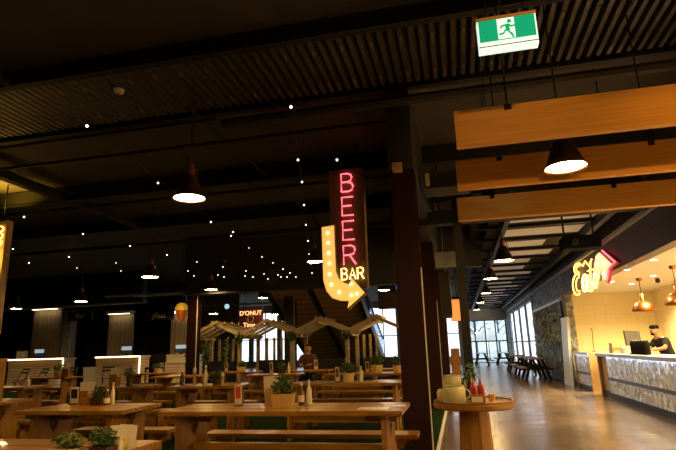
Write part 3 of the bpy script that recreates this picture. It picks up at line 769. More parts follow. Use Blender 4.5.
def grinder(loc, label, h=.2):
    t = thing('pepper_grinder', label, 'pepper grinder', loc)
    MB().lathe([(.03, 0), (.03, .02), (.022, .05), (.022, h * .5), (.028, h * .62), (.024, h * .7)], n=16).build('body', 'tanwood', t, smooth=True)
    MB().lathe([(.026, h * .7), (.03, h * .8), (.024, h * .93), (.0, h)], n=16).build('top', 'cap', t, smooth=True)
    return t
def menu_card(loc, label, w=.09, h=.2, m='redprint', rz=0, lean=.1):
    t = thing('table_menu', label, 'menu', loc, rz)
    MB().box(-w / 2, w / 2, -.035, .035, 0, .015).build('foot', 'brownwood', t)
    q = Matrix.Translation((0, 0, .015)) @ Matrix.Rotation(lean, 4, 'X')
    cd = MB().box(-w / 2, w / 2, -.004, .004, 0, h, q).build('card', 'labelpaper', t)
    MB().box(-w / 2 + .01, w / 2 - .01, -.0055, -.004, h * .3, h * .9, q).build('print', m, cd)
    return t
# table A
herb((-1.72, 5.02, TZ), 'herbs in an oblong yellow tin box on the largest front table', .09, .115, (.105, .06), 'tinpot', lr=.12, lsc=(1.05, .6, .85), n=230, size=.05)
bottle((-1.56, 5.1, TZ), 'brown sauce bottle with pale label right of the yellow herb box', .21, .03)
bottle((-1.50, 5.17, TZ), 'pale capped bottle behind the brown sauce bottle by the herb box', .23, .027, 'cap', 'cap', False)
holder((-1.88, 5.14, TZ), 'wooden menu holder left of the yellow tin herb box', .11, .08, .16)
menu_card((-2.2, 5.05, TZ), 'red printed menu stand on the left part of the largest table', .075, .19)
tag(MB().box(-.93, -.66, 4.68, 4.86, .775, .7765).build('paper_menu', 'printed'), 'shiny printed paper menu lying on the right end of the largest table', 'menu')
tag(MB().box(-.73, -.53, 4.92, 5.06, .775, .7765).build('paper_menu', 'printed'), 'second printed paper, behind the shiny menu at the table end', 'menu')
# table B
herb((-3.95, 5.25, TZ), 'small herbs in a dark planter on the front left table', .06, .08, (.07, .05), 'darkpot', lr=.085, lsc=(1.1, .6, .8), n=170, size=.04)
holder((-4.12, 5.26, TZ), 'tall wooden menu box left of the herbs on the front left table', .10, .09, .15, m='pine', spread=.08)
bottle((-3.81, 5.2, TZ), 'squat sauce bottle with white label right of the front left herbs', .17, .033)
bottle((-3.82, 5.31, TZ), 'tall pale bottle behind the squat sauce bottle', .23, .022, 'cap', 'cap', False)
menu_card((-4.3, 5.3, TZ), 'dark framed card on the front left table, left of the menu box', .10, .17, 'navy')
# table N
herb((-2.13, 2.61, TZ), 'low yellow-green herbs in a pale tray at the bottom left corner', .09, .045, (.075, .05), 'pot', 'leafy', lr=.085, lsc=(1.1, .8, .5), n=260, size=.035)
herb((-1.955, 2.66, TZ), 'darker low herbs beside the yellow-green herbs at bottom left', .08, .045, (.055, .045), 'darkpot', 'leaf', lr=.085, lsc=(1., .7, .65), n=230, size=.035)
holder((-1.92, 2.78, TZ), 'small pale wooden box of menus right of the bottom left herbs', .05, .05, .08, spread=.04, m='pot')
bottle((-1.885, 2.72, TZ), 'small white bottle next to the pale menu box, bottom left', .09, .014, 'cap', 'cap', False)
grinder((-2.42, 2.98, TZ), 'small pale grinder left of the bottom left herbs', .06)
# table C
t = thing('menu_crate', 'upright wooden box with red oval label at the left edge', 'box', (-5.86, 5.72, TZ))
b = MB(); b.box(-.10, .10, -.06, .06, 0, .50); b.build('box', 'pine_v', t)
MB().box(-.11, .11, -.07, .07, .50, .53).build('lid', 'pine', t)
MB().prism([(.075 * math.cos(k * PI / 10), .43 + .035 * math.sin(k * PI / 10)) for k in range(20)], lambda a, c: (a, -.064, c), lambda a, c: (a, -.06, c)).build('red_label', 'redprint', t)
MB().box(-.07, .07, -.063, -.06, .05, .33).build('dark_card', 'black', t)
# row two
herb((-1.78, 8.42, TZ), 'round herb ball in a pale pot, nearest of the two by the column', .095, .13, lr=.14, lsc=(1, 1, .8), n=240, size=.06)
menu_card((-1.97, 8.45, TZ), 'pale menu card left of the nearest round herb pot', .07, .22, 'brownwood')
bottle((-1.58, 8.44, TZ), 'pale bottle right of the nearest round herb pot', .24, .03, 'cap', 'cap', False)
bottle((-4.62, 8.24, TZ), 'leftmost of three tall bottles on the second row middle table', .25, .035, 'darkbottle', 'cap', False)
grinder((-4.38, 8.22, TZ), 'tall pale pepper grinder between the three tall bottles', .30)
bottle((-4.2, 8.26, TZ), 'rightmost of three tall bottles, white topped, second row middle table', .32, .035, 'cap', 'paper', False)
herb((-4.03, 8.36, TZ), 'dark green plant in low pot between bottle and white grinder', .10, .08, m='darkpot', lr=.13, n=180, size=.05)
grinder((-3.86, 8.2, TZ), 'lone white grinder right of the dark green plant', .2)
herb((-5.62, 8.25, TZ), 'dark plant in a slim brown pot on the second row left table', .055, .14, m='darkpot', lr=.1, lsc=(1, 1, 1.1), n=140, size=.05)
holder((-5.95, 8.3, TZ), 'wooden menu holder left of the dark plant, second row left', .15, .1, .2, m='pine')
bottle((-5.78, 8.42, TZ), 'brown bottle between menu holder and slim brown plant pot', .24, .03)
bottle((-8.05, 8.62, TZ), 'small white bottle on the far left second row table', .2, .035, 'cap', 'cap', False)
# row three
herb((-1.77, 11.3, TZ), 'round herb ball in pale pot, second by the column', .13, .15, lr=.18, n=220, size=.06)
herb((-1.35, 11.55, TZ), 'round herb pot farthest right by the column, lit reddish', .11, .13, lr=.16, n=180, size=.06)
menu_card((-1.98, 11.35, TZ), 'menu card left of the second round herb pot', .08, .22, 'brownwood')
herb((-4.04, 11.7, TZ), 'dark low herb pot on the silver-lit third row table', .08, .10, m='darkpot', lr=.12, n=150, size=.05)
menu_card((-4.3, 11.72, TZ), 'pale menu card left of the dark low herb pot', .08, .25, 'brownwood')
bottle((-3.86, 11.66, TZ), 'pale bottle right of the dark low herb pot', .26, .03, 'cap', 'cap', False)
menu_card((-3.75, 13.62, TZ), 'brown menu stand by the seated person', .10, .24, 'brownwood')
herb((-10.75, 12.55, TZ), 'dark plant in a yellow pot before the left stalls', .13, .14, m='pot', lr=.18, lsc=(1, 1, .7), n=180, size=.07)
holder((-10.36, 12.36, TZ), 'bundle of menus right of the dark plant in yellow pot', .2, .12, .22, m='pine')
herb((-8.5, 13.75, TZ), 'bushy plant in amber pot on the table by the far red column', .1, .12, m='pot', lr=.16, lsc=(1, 1, .6), n=150, size=.06)
menu_card((-6.3, 13.6, TZ), 'small menu stand on the fourth row table before the pergola', .09, .24, 'brownwood')
herb((-5.85, 13.6, TZ), 'leafy plant in pale box on the fourth row table', .09, .12, (.1, .08), 'pot', lr=.14, lsc=(1.2, 1, .6), n=150, size=.06)

# ------------------------------------------------------------------ standing table by the corridor
t = thing('standing_table', 'round wooden standing table with tapered post by the corridor', 'table', (.075, 5.08, 0))
MB().lathe([(.0, .745), (.34, .745), (.358, .76), (.358, .79), (.345, .80), (.0, .80)], n=48).build('tabletop', 'pine_v', t, smooth=True)
MB().lathe([(.352, .80), (.352, .812), (.338, .812), (.338, .80)], n=48, cap=False).build('rim', 'brownwood', t)
b = MB(); b.lathe([(.165, .03), (.13, .745)], n=10); b.build('post', 'pine_v', t)
MB().lathe([(.29, 0), (.29, .03), (.0, .03)], n=32).build('base', 'pine', t)
SZ = .802
def crock(loc, label, r, h):
    t = thing('ceramic_crock', label, 'pot', loc)
    MB().lathe([(r * .9, 0), (r, .015), (r, h * .8), (r * .88, h * .92), (r * .9, h), (r * .78, h), (r * .78, h * .5), (0, h * .45)], n=28).build('body', 'ceramic', t, smooth=True)
    MB().tube([(r * math.cos(q) * .35 + r * 1.05, 0, h * .5 + h * .25 * math.sin(q)) for q in [PI * k / 8 - PI / 2 for k in range(9)]], .008, 6).build('handle', 'ceramic', t)
    return t
crock((-.085, 4.92, SZ), 'largest cream ceramic crock at the front of the standing table', .098, .15)
crock((-.175, 5.095, SZ), 'low cream crock left of the largest one', .07, .10)
crock((-.10, 5.255, SZ), 'tall cream crock behind the largest one', .085, .22)
bottle((.15, 5.0, SZ), 'red squeeze sauce bottle, bigger, on the standing table', .21, .036, 'ketchup', 'same', False, True)
bottle((.09, 5.1, SZ), 'second red sauce bottle left of the bigger red one', .20, .033, 'ketchup', 'same', False, True)
bottle((.065, 5.21, SZ), 'dark glass bottle behind the red sauce bottles', .24, .032, 'darkbottle', 'black', False)
t = thing('cutlery_caddy', 'small white-labelled brown caddy before the red bottles', 'caddy', (.11, 4.85, SZ))
MB().box(-.06, .06, -.035, .035, 0, .07).build('box', 'brownwood', t); MB().box(-.05, .045, -.038, -.035, .015, .06).build('white_label', 'labelpaper', t)
t = thing('sauce_cup', 'small yellow cup right of the red sauce bottles', 'cup', (.24, 5.05, SZ))
MB().lathe([(.025, 0), (.034, .06), (.03, .06), (.024, .012), (0, .012)], n=18).build('cup', 'tinpot', t, smooth=True)
herb((.06, 5.36, SZ), 'tall leafy herb sprig in dark pot behind the red bottles', .05, .10, m='darkpot', lr=.11, lsc=(.75, .75, 1.25), n=170, size=.045)
tag(MB().tube([(-.02, 5.12, .87), (-.01, 5.14, .98), (.01, 5.16, 1.0), (-.005, 5.17, .92), (.0, 5.17, .86), (-.005, 5.16, .815)], .007, 6).build('black_cable', 'black'), 'loose black cable loop standing behind the crocks', 'cable')
tag(MB().box((.22), .35, 5.13, 5.22, .80, .806).build('serving_tray', 'brownwood'), 'flat dark tray lying on the right side of the standing table', 'tray')

# ------------------------------------------------------------------ servery: counters
def counter(x0, y0, y1, label, niche=None):
    t = thing('bar_counter', label, 'counter', (x0, (y0 + y1) / 2, 0)); L = (y1 - y0) / 2
    MB().box(0, .12, -L, L if not niche else L - niche, .12, .96).build('tiled_front', 'mosaic', t)
    MB().box(.05, .62, -L, L, 0, .12).build('plinth', 'black', t)
    MB().box(.12, .62, -L, L, .12, .96).build('carcass', 'brownwood', t)
    MB().box(-.03, .66, -L, L, .96, 1.0).build('worktop', 'slab', t, bevel=.004)
    if niche:
        MB().box(0, .12, L - .08, L, .0, .96).build('end_board', 'brownwood', t)
        MB().box(.08, .12, L - niche, L - .08, .12, .96).build('recess_panel', 'tanwood', t)
    MB().box(-.027, -.012, -L, L - (niche or 0), .945, .958).build('edge_light', 'edge_led', t); MB().box(-.036, -.030, -L, L, .93, 1.0).build('lip', 'slab', t)  # glowing strip added to brighten the tiles, with a lip to hide it
    MB().box(-.006, .0, -L, L - (niche or 0), .40, .47).build('tile_band', 'navy', t)
    return t
counter(3.34, 6.2, 14.55, 'long silver mosaic bar counter at the right where the man works', niche=.85)
t = counter(3.34, 15.4, 17.1, 'short silver mosaic counter beyond the gap in the bar')
MB().box(-.02, .62, -.93, -.86, 0, .99).build('near_end_board', 'tanwood', t)
MB().box(-.02, .62, .86, .93, 0, .99).build('far_end_board', 'brownwood', t)
t = thing('white_screen', 'tall blue-white board leaning beside the planted wall', 'board', (3.16, 18.16, 0))
MB().hexa([(-.02, -.9, 0), (.06, -.9, 0), (.06, .1, 0), (-.02, .1, 0), (.10, -.9, 2.05), (.18, -.9, 2.05), (.18, .1, 2.05), (.10, .1, 2.05)]).build('panel', 'bluewhite', t)
MB().hexa([(-.04, .1, 0), (.06, .1, 0), (.06, .16, 0), (-.04, .16, 0), (.08, .1, 2.1), (.18, .1, 2.1), (.18, .16, 2.1), (.08, .16, 2.1)]).build('black_edge', 'black', t)

# things on the counter
CT = 1.0
t = thing('till_screen', 'grey till screen on a stand, back turned, on the bar counter', 'till', (3.72, 12.75, CT))
MB().box(-.09, .09, -.12, .12, 0, .02).build('foot', 'black', t); MB().box(-.02, .02, -.03, .03, .02, .2).build('neck', 'black', t)
MB().box(-.18, .18, -.03, .02, .17, .50, Matrix.Rotation(-.18, 4, 'X') @ Matrix.Rotation(.35, 4, 'Z')).build('screen', 'tillgrey', t)
for i in range(5):
    x, y = 3.62 + .0 * i, 12.45 - .19 * i
    t = thing('black_canister', ['black canister nearest the till screen', 'second black canister from the till screen', 'middle of the five black canisters on the bar', 'fourth black canister, next to the last before the man', 'black canister nearest the man at the bar'][i], 'canister', (x, y, CT), group='black canisters on the bar')
    MB().lathe([(.065, 0), (.07, .01), (.07, .23), (.06, .25), (0, .25)], n=18).build('body', 'blackcloth', t, smooth=True)
    MB().lathe([(.06, .25), (.055, .28), (.02, .29), (0, .29)], n=16).build('lid', 'blackmetal', t, smooth=True)
t = thing('wooden_crate', 'small wooden crate on the bar left of the till screen', 'box', (3.7, 14.1, CT)); MB().box(-.12, .12, -.14, .14, 0, .24).build('box', 'tanwood', t); MB().box(-.13, .13, -.15, .15, .1, .13).build('band', 'pine', t)
t = thing('counter_box', 'dark low box on the bar left of the wooden crate', 'box', (3.75, 14.42, CT)); MB().box(-.1, .1, -.12, .12, 0, .10).build('body', 'black', t); MB().box(-.11, .11, -.13, .13, .10, .12).build('lid', 'brownwood', t)
t = thing('white_tub', 'white tub on the bar between crate and till', 'tub', (3.75, 13.6, CT)); MB().lathe([(.09, 0), (.11, .13), (.1, .13), (0, .12)], n=18).build('tub', 'white', t, smooth=True); MB().lathe([(.115, .13), (.115, .145), (0, .15)], n=18).build('lid', 'cream', t)
t = thing('tap_lamp', 'slim curved lamp standing on the short far counter', 'lamp', (3.75, 16.55, CT))
MB().lathe([(.06, 0), (.06, .02), (0, .02)], n=16).build('base', 'black', t); MB().tube([(0, 0, .02), (.01, 0, .35), (.03, 0, .62)], .012, 6).build('stem', 'black', t); MB().lathe([(.05, .60), (.03, .68), (0, .7)], c=(.03, 0, 0), n=14).build('head', 'brownwood', t)
for i, (y, z, m, lab) in enumerate(((17.0, 1.55, 'cream', 'pale notice on the tiled wall left of the till'), (15.0, 1.6, 'yellowpaper', 'yellow notice on the tiled wall right of the till'))):
    t = tag(MB().box(SX - .012, SX, y - .16, y + .16, z - .2, z + .2).build('wall_notice', m), lab, 'notice')
# servery pendants and downlights
def copper(x, y, z, label):
    t = thing('copper_pendant', label, 'lamp', (x, y, z - .05), group='copper pendant lamps'); z -= .05
    MB().lathe([(.255, 0), (.257, .01), (.25, .06), (.215, .14), (.155, .20), (.09, .235), (.06, .25)], n=32, cap=False).build('shade', 'copper', t, smooth=True)
    MB().lathe([(.06, .245), (.05, .3), (.045, .40), (.02, .43)], n=16).build('neck', 'copper', t, smooth=True)
    MB().tube([(0, 0, .42), (0, 0, 2.75 - z)], .008, 6).build('cord', 'black', t)
    MB().lathe([(.0, 2.70 - z), (.05, 2.70 - z), (.07, 2.77 - z)], n=16).build('ceiling_rose', 'copper', t, smooth=True)
    MB().ball((0, 0, .12), .05, 2).build('bulb', 'bulb', t)
copper(4.42, 14.0, 2.02, 'copper dome pendant lamp hanging above the till')
copper(4.42, 11.9, 2.02, 'copper dome pendant lamp cut by the right edge')
copper(4.42, 9.8, 2.02, 'copper dome pendant lamp over the near end of the bar')
dl = [px(627, 270, 2.76), px(654, 260, 2.76), px(653, 276, 2.76), px(632, 284, 2.76), px(612, 282, 2.76), Vector((5.3, 10.6, 2.76)), Vector((5.3, 8.2, 2.76)), Vector((4.0, 9, 2.76)), Vector((4.0, 6, 2.76)), Vector((5.3, 5.5, 2.76))]
labs = ['recessed downlight above the left of the copper lamp', 'recessed downlight between the two copper lamps, high', 'recessed downlight between the two copper lamps, low', 'recessed downlight near the tiled corner', 'recessed downlight nearest the eat sign'] + ['recessed downlight over the near part of the bar, outside the picture'] * 5
for p, lb in zip(dl, labs):
    t = thing('downlight', lb, 'light', p, group='recessed downlights in the servery')
    MB().lathe([(.08, .008), (.08, 0), (.06, 0), (.06, .008)], n=20, cap=False).build('ring', 'white', t); MB().lathe([(0, .004), (.06, .004)], n=20, cap=False).build('lens', 'down', t)
    L = bpy.data.lights.new('downlight_glow', 'SPOT'); L.energy = 340 if p.x < 4.6 else 2000; L.color = (1, .74, .34); L.spot_size = math.radians(150); L.spot_blend = 1; L.shadow_soft_size = .08
    lo = bpy.data.objects.new('downlight_glow', L); COL.objects.link(lo); lo.location = p - Vector((0, 0, .03))
# camera on the servery wall
t = thing('security_camera', 'small black security camera on the servery ceiling', 'camera', (4.9, 14.2, 2.77)); MB().lathe([(.05, 0), (.05, -.03), (.0, -.03)], n=14).build('mount', 'black', t); MB().ball((0, 0, -.07), .06, 2).build('dome', 'black', t)

# ------------------------------------------------------------------ people
def skin_mesh(name, pts, edges, m, sub=2, root=0):
    me = bpy.data.meshes.new(name); me.from_pydata([p[:3] for p in pts], edges, []); me.update()
    o = bpy.data.objects.new(name, me); COL.objects.link(o)
    sk = o.modifiers.new('s', 'SKIN'); sk.use_smooth_shade = True
    for i, p in enumerate(pts):
        v = me.skin_vertices[0].data[i]; r = p[3]; v.radius = r if isinstance(r, tuple) else (r, r); v.use_root = (i == root)
    ss = o.modifiers.new('u', 'SUBSURF'); ss.levels = sub; ss.render_levels = sub
    dg = bpy.context.evaluated_depsgraph_get(); dg.update()
    nm = bpy.data.meshes.new_from_object(o.evaluated_get(dg)); nm.name = name
    bpy.data.objects.remove(o)
    nm.materials.clear(); nm.materials.append(M[m])
    for p in nm.polygons: p.use_smooth = True
    return nm
def obj(name, me, parent):
    o = bpy.data.objects.new(name, me); COL.objects.link(o); o.parent = parent; return o
def chain(*n): return list(zip(n, n[1:]))
def hand(pts, ed, wrist, d, side, up):
    """palm and five fingers grown from the wrist vertex"""
    w = Vector(pts[wrist][:3]); d = Vector(d).normalized(); s = Vector(side).normalized(); u = Vector(up).normalized()
    pts.append((*(w + d * .05), (.030, .018))); palm = len(pts) - 1; ed.append((wrist, palm))
    for k, (o, l) in enumerate(((-.027, .068), (-.009, .078), (.009, .074), (.027, .058))):
        base = w + d * .09 + s * o; mid = base + d * l * .55 - u * .008; tip = base + d * l * .85 - u * .03
        i0 = len(pts)
        pts += [(*base, .009), (*mid, .008), (*tip, .0065)]; ed += [(palm, i0), (i0, i0 + 1), (i0 + 1, i0 + 2)]
    b = w + d * .045 - s * .036; tp = w + d * .09 - s * .05 - u * .015
    i0 = len(pts); pts += [(*b, .011), (*tp, .008)]; ed += [(palm, i0), (i0, i0 + 1)]
def face(t, c, fwd, side, r, hair='hair', cap=None, beard=False):
    c = Vector(c); f = Vector(fwd).normalized(); s = Vector(side).normalized(); u = f.cross(s); u = u if u.z > 0 else -u
    b = MB()
    for k in (-1, 1): b.ball(c + f * r * .90 + s * k * r * .36 + u * r * .05, r * .11, 1)
    b.build('eyes', 'eye', t)
    fr = Matrix((f, s, u)).transposed().to_4x4(); fr.translation = c
    hm = MB()
    g = bmesh.ops.create_uvsphere(hm.bm, u_segments=20, v_segments=14, radius=1, matrix=fr @ Matrix.Diagonal((r * 1.07, r * .93, r * 1.22, 1)))
    kill = [v for v in hm.bm.verts if (fr.inverted() @ v.co).z < r * .35 - (fr.inverted() @ v.co).x * -.55 * 1 and (fr.inverted() @ v.co).x > -r * .2 or (fr.inverted() @ v.co).z < -r * .45]
    bmesh.ops.delete(hm.bm, geom=kill, context='VERTS')
    o = hm.build('hair', hair, t, smooth=True)
    if beard:
        bm = MB(); bm.ball(c + f * r * .55 - u * r * .75, r * .55, 2, (1, 1, .6)); bm.build('beard', 'hair', t, smooth=True)

# man working behind the bar, leaning over it, facing the till (-X, +Y)
t = thing('person', 'man with dark cap and grey shirt leaning over the bar counter', 'person', (4.29, 12.45, 0), math.radians(20)); t.scale = (.93, .93, .93)
P = [(0, 0, .92, (.15, .12)), (-.05, 0, 1.08, (.15, .11)), (-.12, 0, 1.24, (.17, .115)), (-.19, 0, 1.38, (.13, .09)), (-.245, 0, 1.46, .052), (-.285, 0, 1.53, (.075, .08)), (-.30, 0, 1.61, (.085, .092)), (-.295, 0, 1.66, (.065, .07)),
     (-.18, .17, 1.37, .062), (-.31, .22, 1.20, .05), (-.44, .08, 1.17, .033),
     (-.18, -.17, 1.37, .062), (-.29, -.24, 1.20, .05), (-.44, -.12, 1.17, .033),
     (0, .09, .82, .09), (-.02, .10, .48, .062), (.0, .10, .1, .042), (-.12, .11, .045, .035),
     (0, -.09, .82, .09), (-.02, -.10, .48, .062), (.03, -.10, .1, .042), (-.1, -.11, .045, .035)]
Ed = chain(0, 1, 2, 3, 4, 5, 6, 7) + chain(3, 8, 9, 10) + chain(3, 11, 12, 13) + chain(0, 14, 15, 16, 17) + chain(0, 18, 19, 20, 21)
P2 = list(P); E2 = list(Ed)
hand(P2, E2, 10, (-.5, -.3, -.1), (.3, -.9, 0), (0, 0, 1)); hand(P2, E2, 13, (-.6, .2, -.1), (.2, .9, 0), (0, 0, 1))
P2.append((-.385, 0, 1.575, .018)); E2.append((6, len(P2) - 1))      # nose
for k in (-1, 1): P2.append((-.285, .088 * k, 1.58, .02)); E2.append((6, len(P2) - 1))   # ears
obj('body', skin_mesh('body', P2, E2, 'skin'), t)
g = lambda p, k: (*p[:3], tuple(q + k for q in p[3]) if isinstance(p[3], tuple) else p[3] + k)
SH = [g(P[0], .02), g(P[1], .02), g(P[2], .022), g(P[3], .02), g(P[8], .02), (-.29, .205, 1.22, .066), g(P[11], .02), (-.27, -.22, 1.22, .066), (-.225, 0, 1.425, .07)]
obj('shirt', skin_mesh('shirt', SH, chain(0, 1, 2, 3, 8) + chain(3, 4, 5) + chain(3, 6, 7), 'greyshirt'), t)
TR = [g(P[0], .012), g(P[14], .015), g(P[15], .02), (0, .10, .12, .06), g(P[18], .015), g(P[19], .02), (.03, -.10, .12, .06)]
obj('trousers', skin_mesh('trousers', TR, chain(0, 1, 2, 3) + chain(0, 4, 5, 6), 'trousers'), t)
face(t, (-.30, 0, 1.585), (-1, 0, -.12), (0, 1, 0), .092, beard=True)
t2 = MB(); t2.lathe([(.098, 0), (.10, .03), (.085, .065), (.04, .085), (0, .088)], c=(-.29, 0, 1.635), n=20); t2.build('cap', 'blackcloth', t, smooth=True)

# seated person behind a table in the middle
t = thing('person', 'seated person with dark hair and rust top beyond the tables', 'person', (-4.12, 14.24, .10), math.radians(0))
P = [(0, 0, .50, (.15, .12)), (0, -.02, .70, (.14, .10)), (0, -.05, .90, (.16, .10)), (0, -.08, 1.03, (.12, .08)), (0, -.09, 1.10, .05), (0, -.10, 1.17, (.075, .08)), (0, -.11, 1.25, (.085, .09)), (0, -.105, 1.31, (.065, .07)),
     (.17, -.07, 1.01, .055), (.24, -.18, .82, .045), (.10, -.36, .80, .03),
     (-.17, -.07, 1.01, .055), (-.25, -.2, .82, .045), (-.12, -.38, .80, .03),
     (.10, -.05, .50, .085), (.12, -.38, .49, .062), (.12, -.36, .02, .042), (.12, -.48, -.035, .034),
     (-.10, -.05, .50, .085), (-.12, -.38, .49, .062), (-.12, -.36, .02, .042), (-.12, -.48, -.035, .034)]
P2 = list(P); E2 = list(Ed)
hand(P2, E2, 10, (-.4, -.8, -.05), (.9, -.3, 0), (0, 0, 1)); hand(P2, E2, 13, (.4, -.8, -.05), (-.9, -.3, 0), (0, 0, 1))
P2.append((0, -.205, 1.21, .018)); E2.append((6, len(P2) - 1))
for k in (-1, 1): P2.append((.088 * k, -.10, 1.22, .02)); E2.append((6, len(P2) - 1))
obj('body', skin_mesh('body', P2, E2, 'skin'), t)
SH = [g(P[0], .02), g(P[1], .02), g(P[2], .022), g(P[3], .02), g(P[8], .02), g(P[9], .016), (.12, -.33, .80, .042), g(P[11], .02), g(P[12], .016), (-.14, -.35, .80, .042), (0, -.085, 1.065, .07)]
obj('top', skin_mesh('top', SH, chain(0, 1, 2, 3, 10) + chain(3, 4, 5, 6) + chain(3, 7, 8, 9), 'rustshirt'), t)
TR = [g(P[0], .012), g(P[14], .014), g(P[15], .018), (.12, -.36, .12, .058), g(P[18], .014), g(P[19], .018), (-.12, -.36, .12, .058)]
obj('trousers', skin_mesh('trousers', TR, chain(0, 1, 2, 3) + chain(0, 4, 5, 6), 'trousers'), t)
face(t, (0, -.11, 1.235), (0, -1, -.1), (1, 0, 0), .092)
b = MB(); b.tube([(0, -.03, 1.30), (0, .0, 1.18), (0, .01, 1.02)], [.085, .09, .06], 12); b.build('long_hair', 'hair', t, smooth=True)

# ------------------------------------------------------------------ pergola
t = thing('pergola', 'pale timber pergola of gabled bays with climbing plants behind the tables', 'pergola', (0, 15.0, 0))
PX = [-8.2, -6.52, -4.86, -3.18, -1.52]
for i, x in enumerate(PX):
    for yy in (-.0, 1.5):
        MB().box(x - .05, x + .05, yy - .05, yy + .05, .015, 1.80).build('post', 'pergola', t)
for i in range(4):
    a, c = PX[i], PX[i + 1]; mx = (a + c) / 2
    for k in range(4):
        yy = -.06 + 1.6 * k / 3
        MB().bar((a - .12, yy, 1.74), (mx + .12, yy, 2.22), .045, .085).build('rafter', 'pergola', t)
        MB().bar((c + .12, yy + .055, 1.74), (mx - .12, yy + .055, 2.22), .045, .085).build('rafter', 'pergola', t)
    MB().box(mx - .03, mx + .03, -.12, 1.65, 2.03, 2.09).build('ridge', 'pergola', t)
for x in PX: MB().box(x - .04, x + .04, -.15, 1.7, 1.68, 1.77).build('plate', 'pergola', t)
for x in (-7.9, -7.65, -7.4, -6.2, -5.95, -5.7, -2.95, -2.75, -2.55):
    MB().box(x - .04, x + .04, 1.46, 1.50, .2, 1.72).build('slat', 'pergola', t)
rnd = random.Random(3)
for i, (x, zz, n, hh) in enumerate(((-8.15, 1.25, 160, .55), (-7.6, 1.3, 160, .5), (-6.9, 1.25, 160, .55), (-6.5, 1.7, 120, .2), (-4.85, 1.70, 150, .16), (-3.18, 1.68, 150, .16))):
    b = MB(); b.leaves((x, -.12, zz), 1, n, .10, rnd, (.16, .1, hh), .6)
    tag(b.build('climbing_plant', 'leaf', t), None)
# booth sofas below the pergola
for i, (x, y, L, lab) in enumerate(((-7.4, 15.75, 1.2, 'dark cushioned sofa in the leftmost pergola bay'), (-5.72, 15.75, 1.1, 'dark cushioned sofa in the second pergola bay'), (-2.35, 15.75, 1.1, 'dark cushioned sofa in the rightmost pergola bay'), (-4.0, 15.75, 1.1, 'dark cushioned sofa behind the seated person'))):
    t = thing('booth_sofa', lab, 'sofa', (x, y, .015), group='dark sofas under the pergola')
    MB().box(-L / 2, L / 2, -.3, .3, .0, .28).build('base', 'brownwood', t); MB().box(-L / 2, L / 2, -.32, .22, .28, .46).build('seat_cushion', 'navy', t, bevel=.02)
    MB().box(-L / 2, L / 2, .16, .34, .46, 1.0).build('back_cushion', 'navy', t, bevel=.03)
    MB().box(-L / 2 - .06, -L / 2, -.32, .34, 0, .62).build('arm', 'tanwood', t); MB().box(L / 2, L / 2 + .06, -.32, .34, 0, .62).build('arm', 'tanwood', t)

# ------------------------------------------------------------------ escalator
t = thing('escalator', 'twin escalator with brown panelled underside rising toward the viewer', 'escalator', (0, 0, 0))
yb, yt = 22.6, 15.2; zb, zt = .55, 3.95
for (x0, x1) in ((-6.2, -4.85), (-4.65, -3.3)):
    MB().hexa([(x0, yt, zt), (x1, yt, zt), (x1, yb, zb), (x0, yb, zb), (x0, yt, zt + .25), (x1, yt, zt + .25), (x1, yb, zb + .25), (x0, yb, zb + .25)]).build('underside', 'escunder', t)
MB().hexa([(-4.85, yt, zt - .03), (-4.65, yt, zt - .03), (-4.65, yb, zb - .03), (-4.85, yb, zb - .03), (-4.85, yt, zt + .3), (-4.65, yt, zt + .3), (-4.65, yb, zb + .3), (-4.85, yb, zb + .3)]).build('centre_girder', 'black', t)
for x in (-6.28, -3.22):
    MB().hexa([(x - .07, yt, zt - .1), (x + .07, yt, zt - .1), (x + .07, yb, zb - .1), (x - .07, yb, zb - .1), (x - .07, yt, zt + .3), (x + .07, yt, zt + .3), (x + .07, yb, zb + .3), (x - .07, yb, zb + .3)]).build('side_girder', 'black', t)
    MB().hexa([(x - .01, yt, zt + .3), (x + .01, yt, zt + .3), (x + .01, yb, zb + .3), (x - .01, yb, zb + .3), (x - .01, yt, zt + .85), (x + .01, yt, zt + .85), (x + .01, yb, zb + 1.1), (x - .01, yb, zb + 1.1)]).build('glass_balustrade', 'balglass', t)
    MB().tube([(x, yt, zt + .85), (x, yb, zb + 1.12)], .04, 8).build('handrail', 'black', t)
MB().box(-6.35, -3.15, yb - .1, yb + 2.2, 0.0, zb + .1).build('landing', 'black', t)

# ------------------------------------------------------------------ food stalls at the left
def stall(x0, x1, y, label, led=True, h=1.25, front='kioskslat'):
    t = thing('stall_counter', label, 'counter', ((x0 + x1) / 2, y, 0.015)); w2 = (x1 - x0) / 2
    MB().box(-w2, w2, 0, .7, 0, h - .08).build('body', front, t)
    MB().box(-w2 - .03, w2 + .03, -.05, .75, h - .08, h).build('worktop', 'kioskwhite', t)
    MB().box(-w2, w2 - .05, -.03, -.0, h - .35, h - .10).build('fascia', 'tanwood' if led else 'kioskwhite', t)
    if led:
        MB().box(-w2 - .03, w2 + .03, -.07, -.05, h - .045, h - .015).build('led_strip', 'led', t)
        MB().box(w2 + .005, w2 + .03, -.06, -.035, .1, h - .06).build('led_upright', 'led', t)
    return t
stall(-19.8, -16.95, 20.0, 'white stall counter with lit edge at far left')
stall(-15.3, -13.2, 20.0, 'slatted stall counter with lit edge, second from left')
stall(-12.6, -11.0, 20.6, 'pale unlit stall counter left of the far red column', led=False)
stall(-16.6, -15.5, 20.9, 'low pale counter between the two lit stalls', led=False, h=.8, front='kioskwhite')
stall(-13.0, -12.75, 20.9, 'narrow pale counter right of the second lit stall', led=False, h=.85, front='kioskwhite')
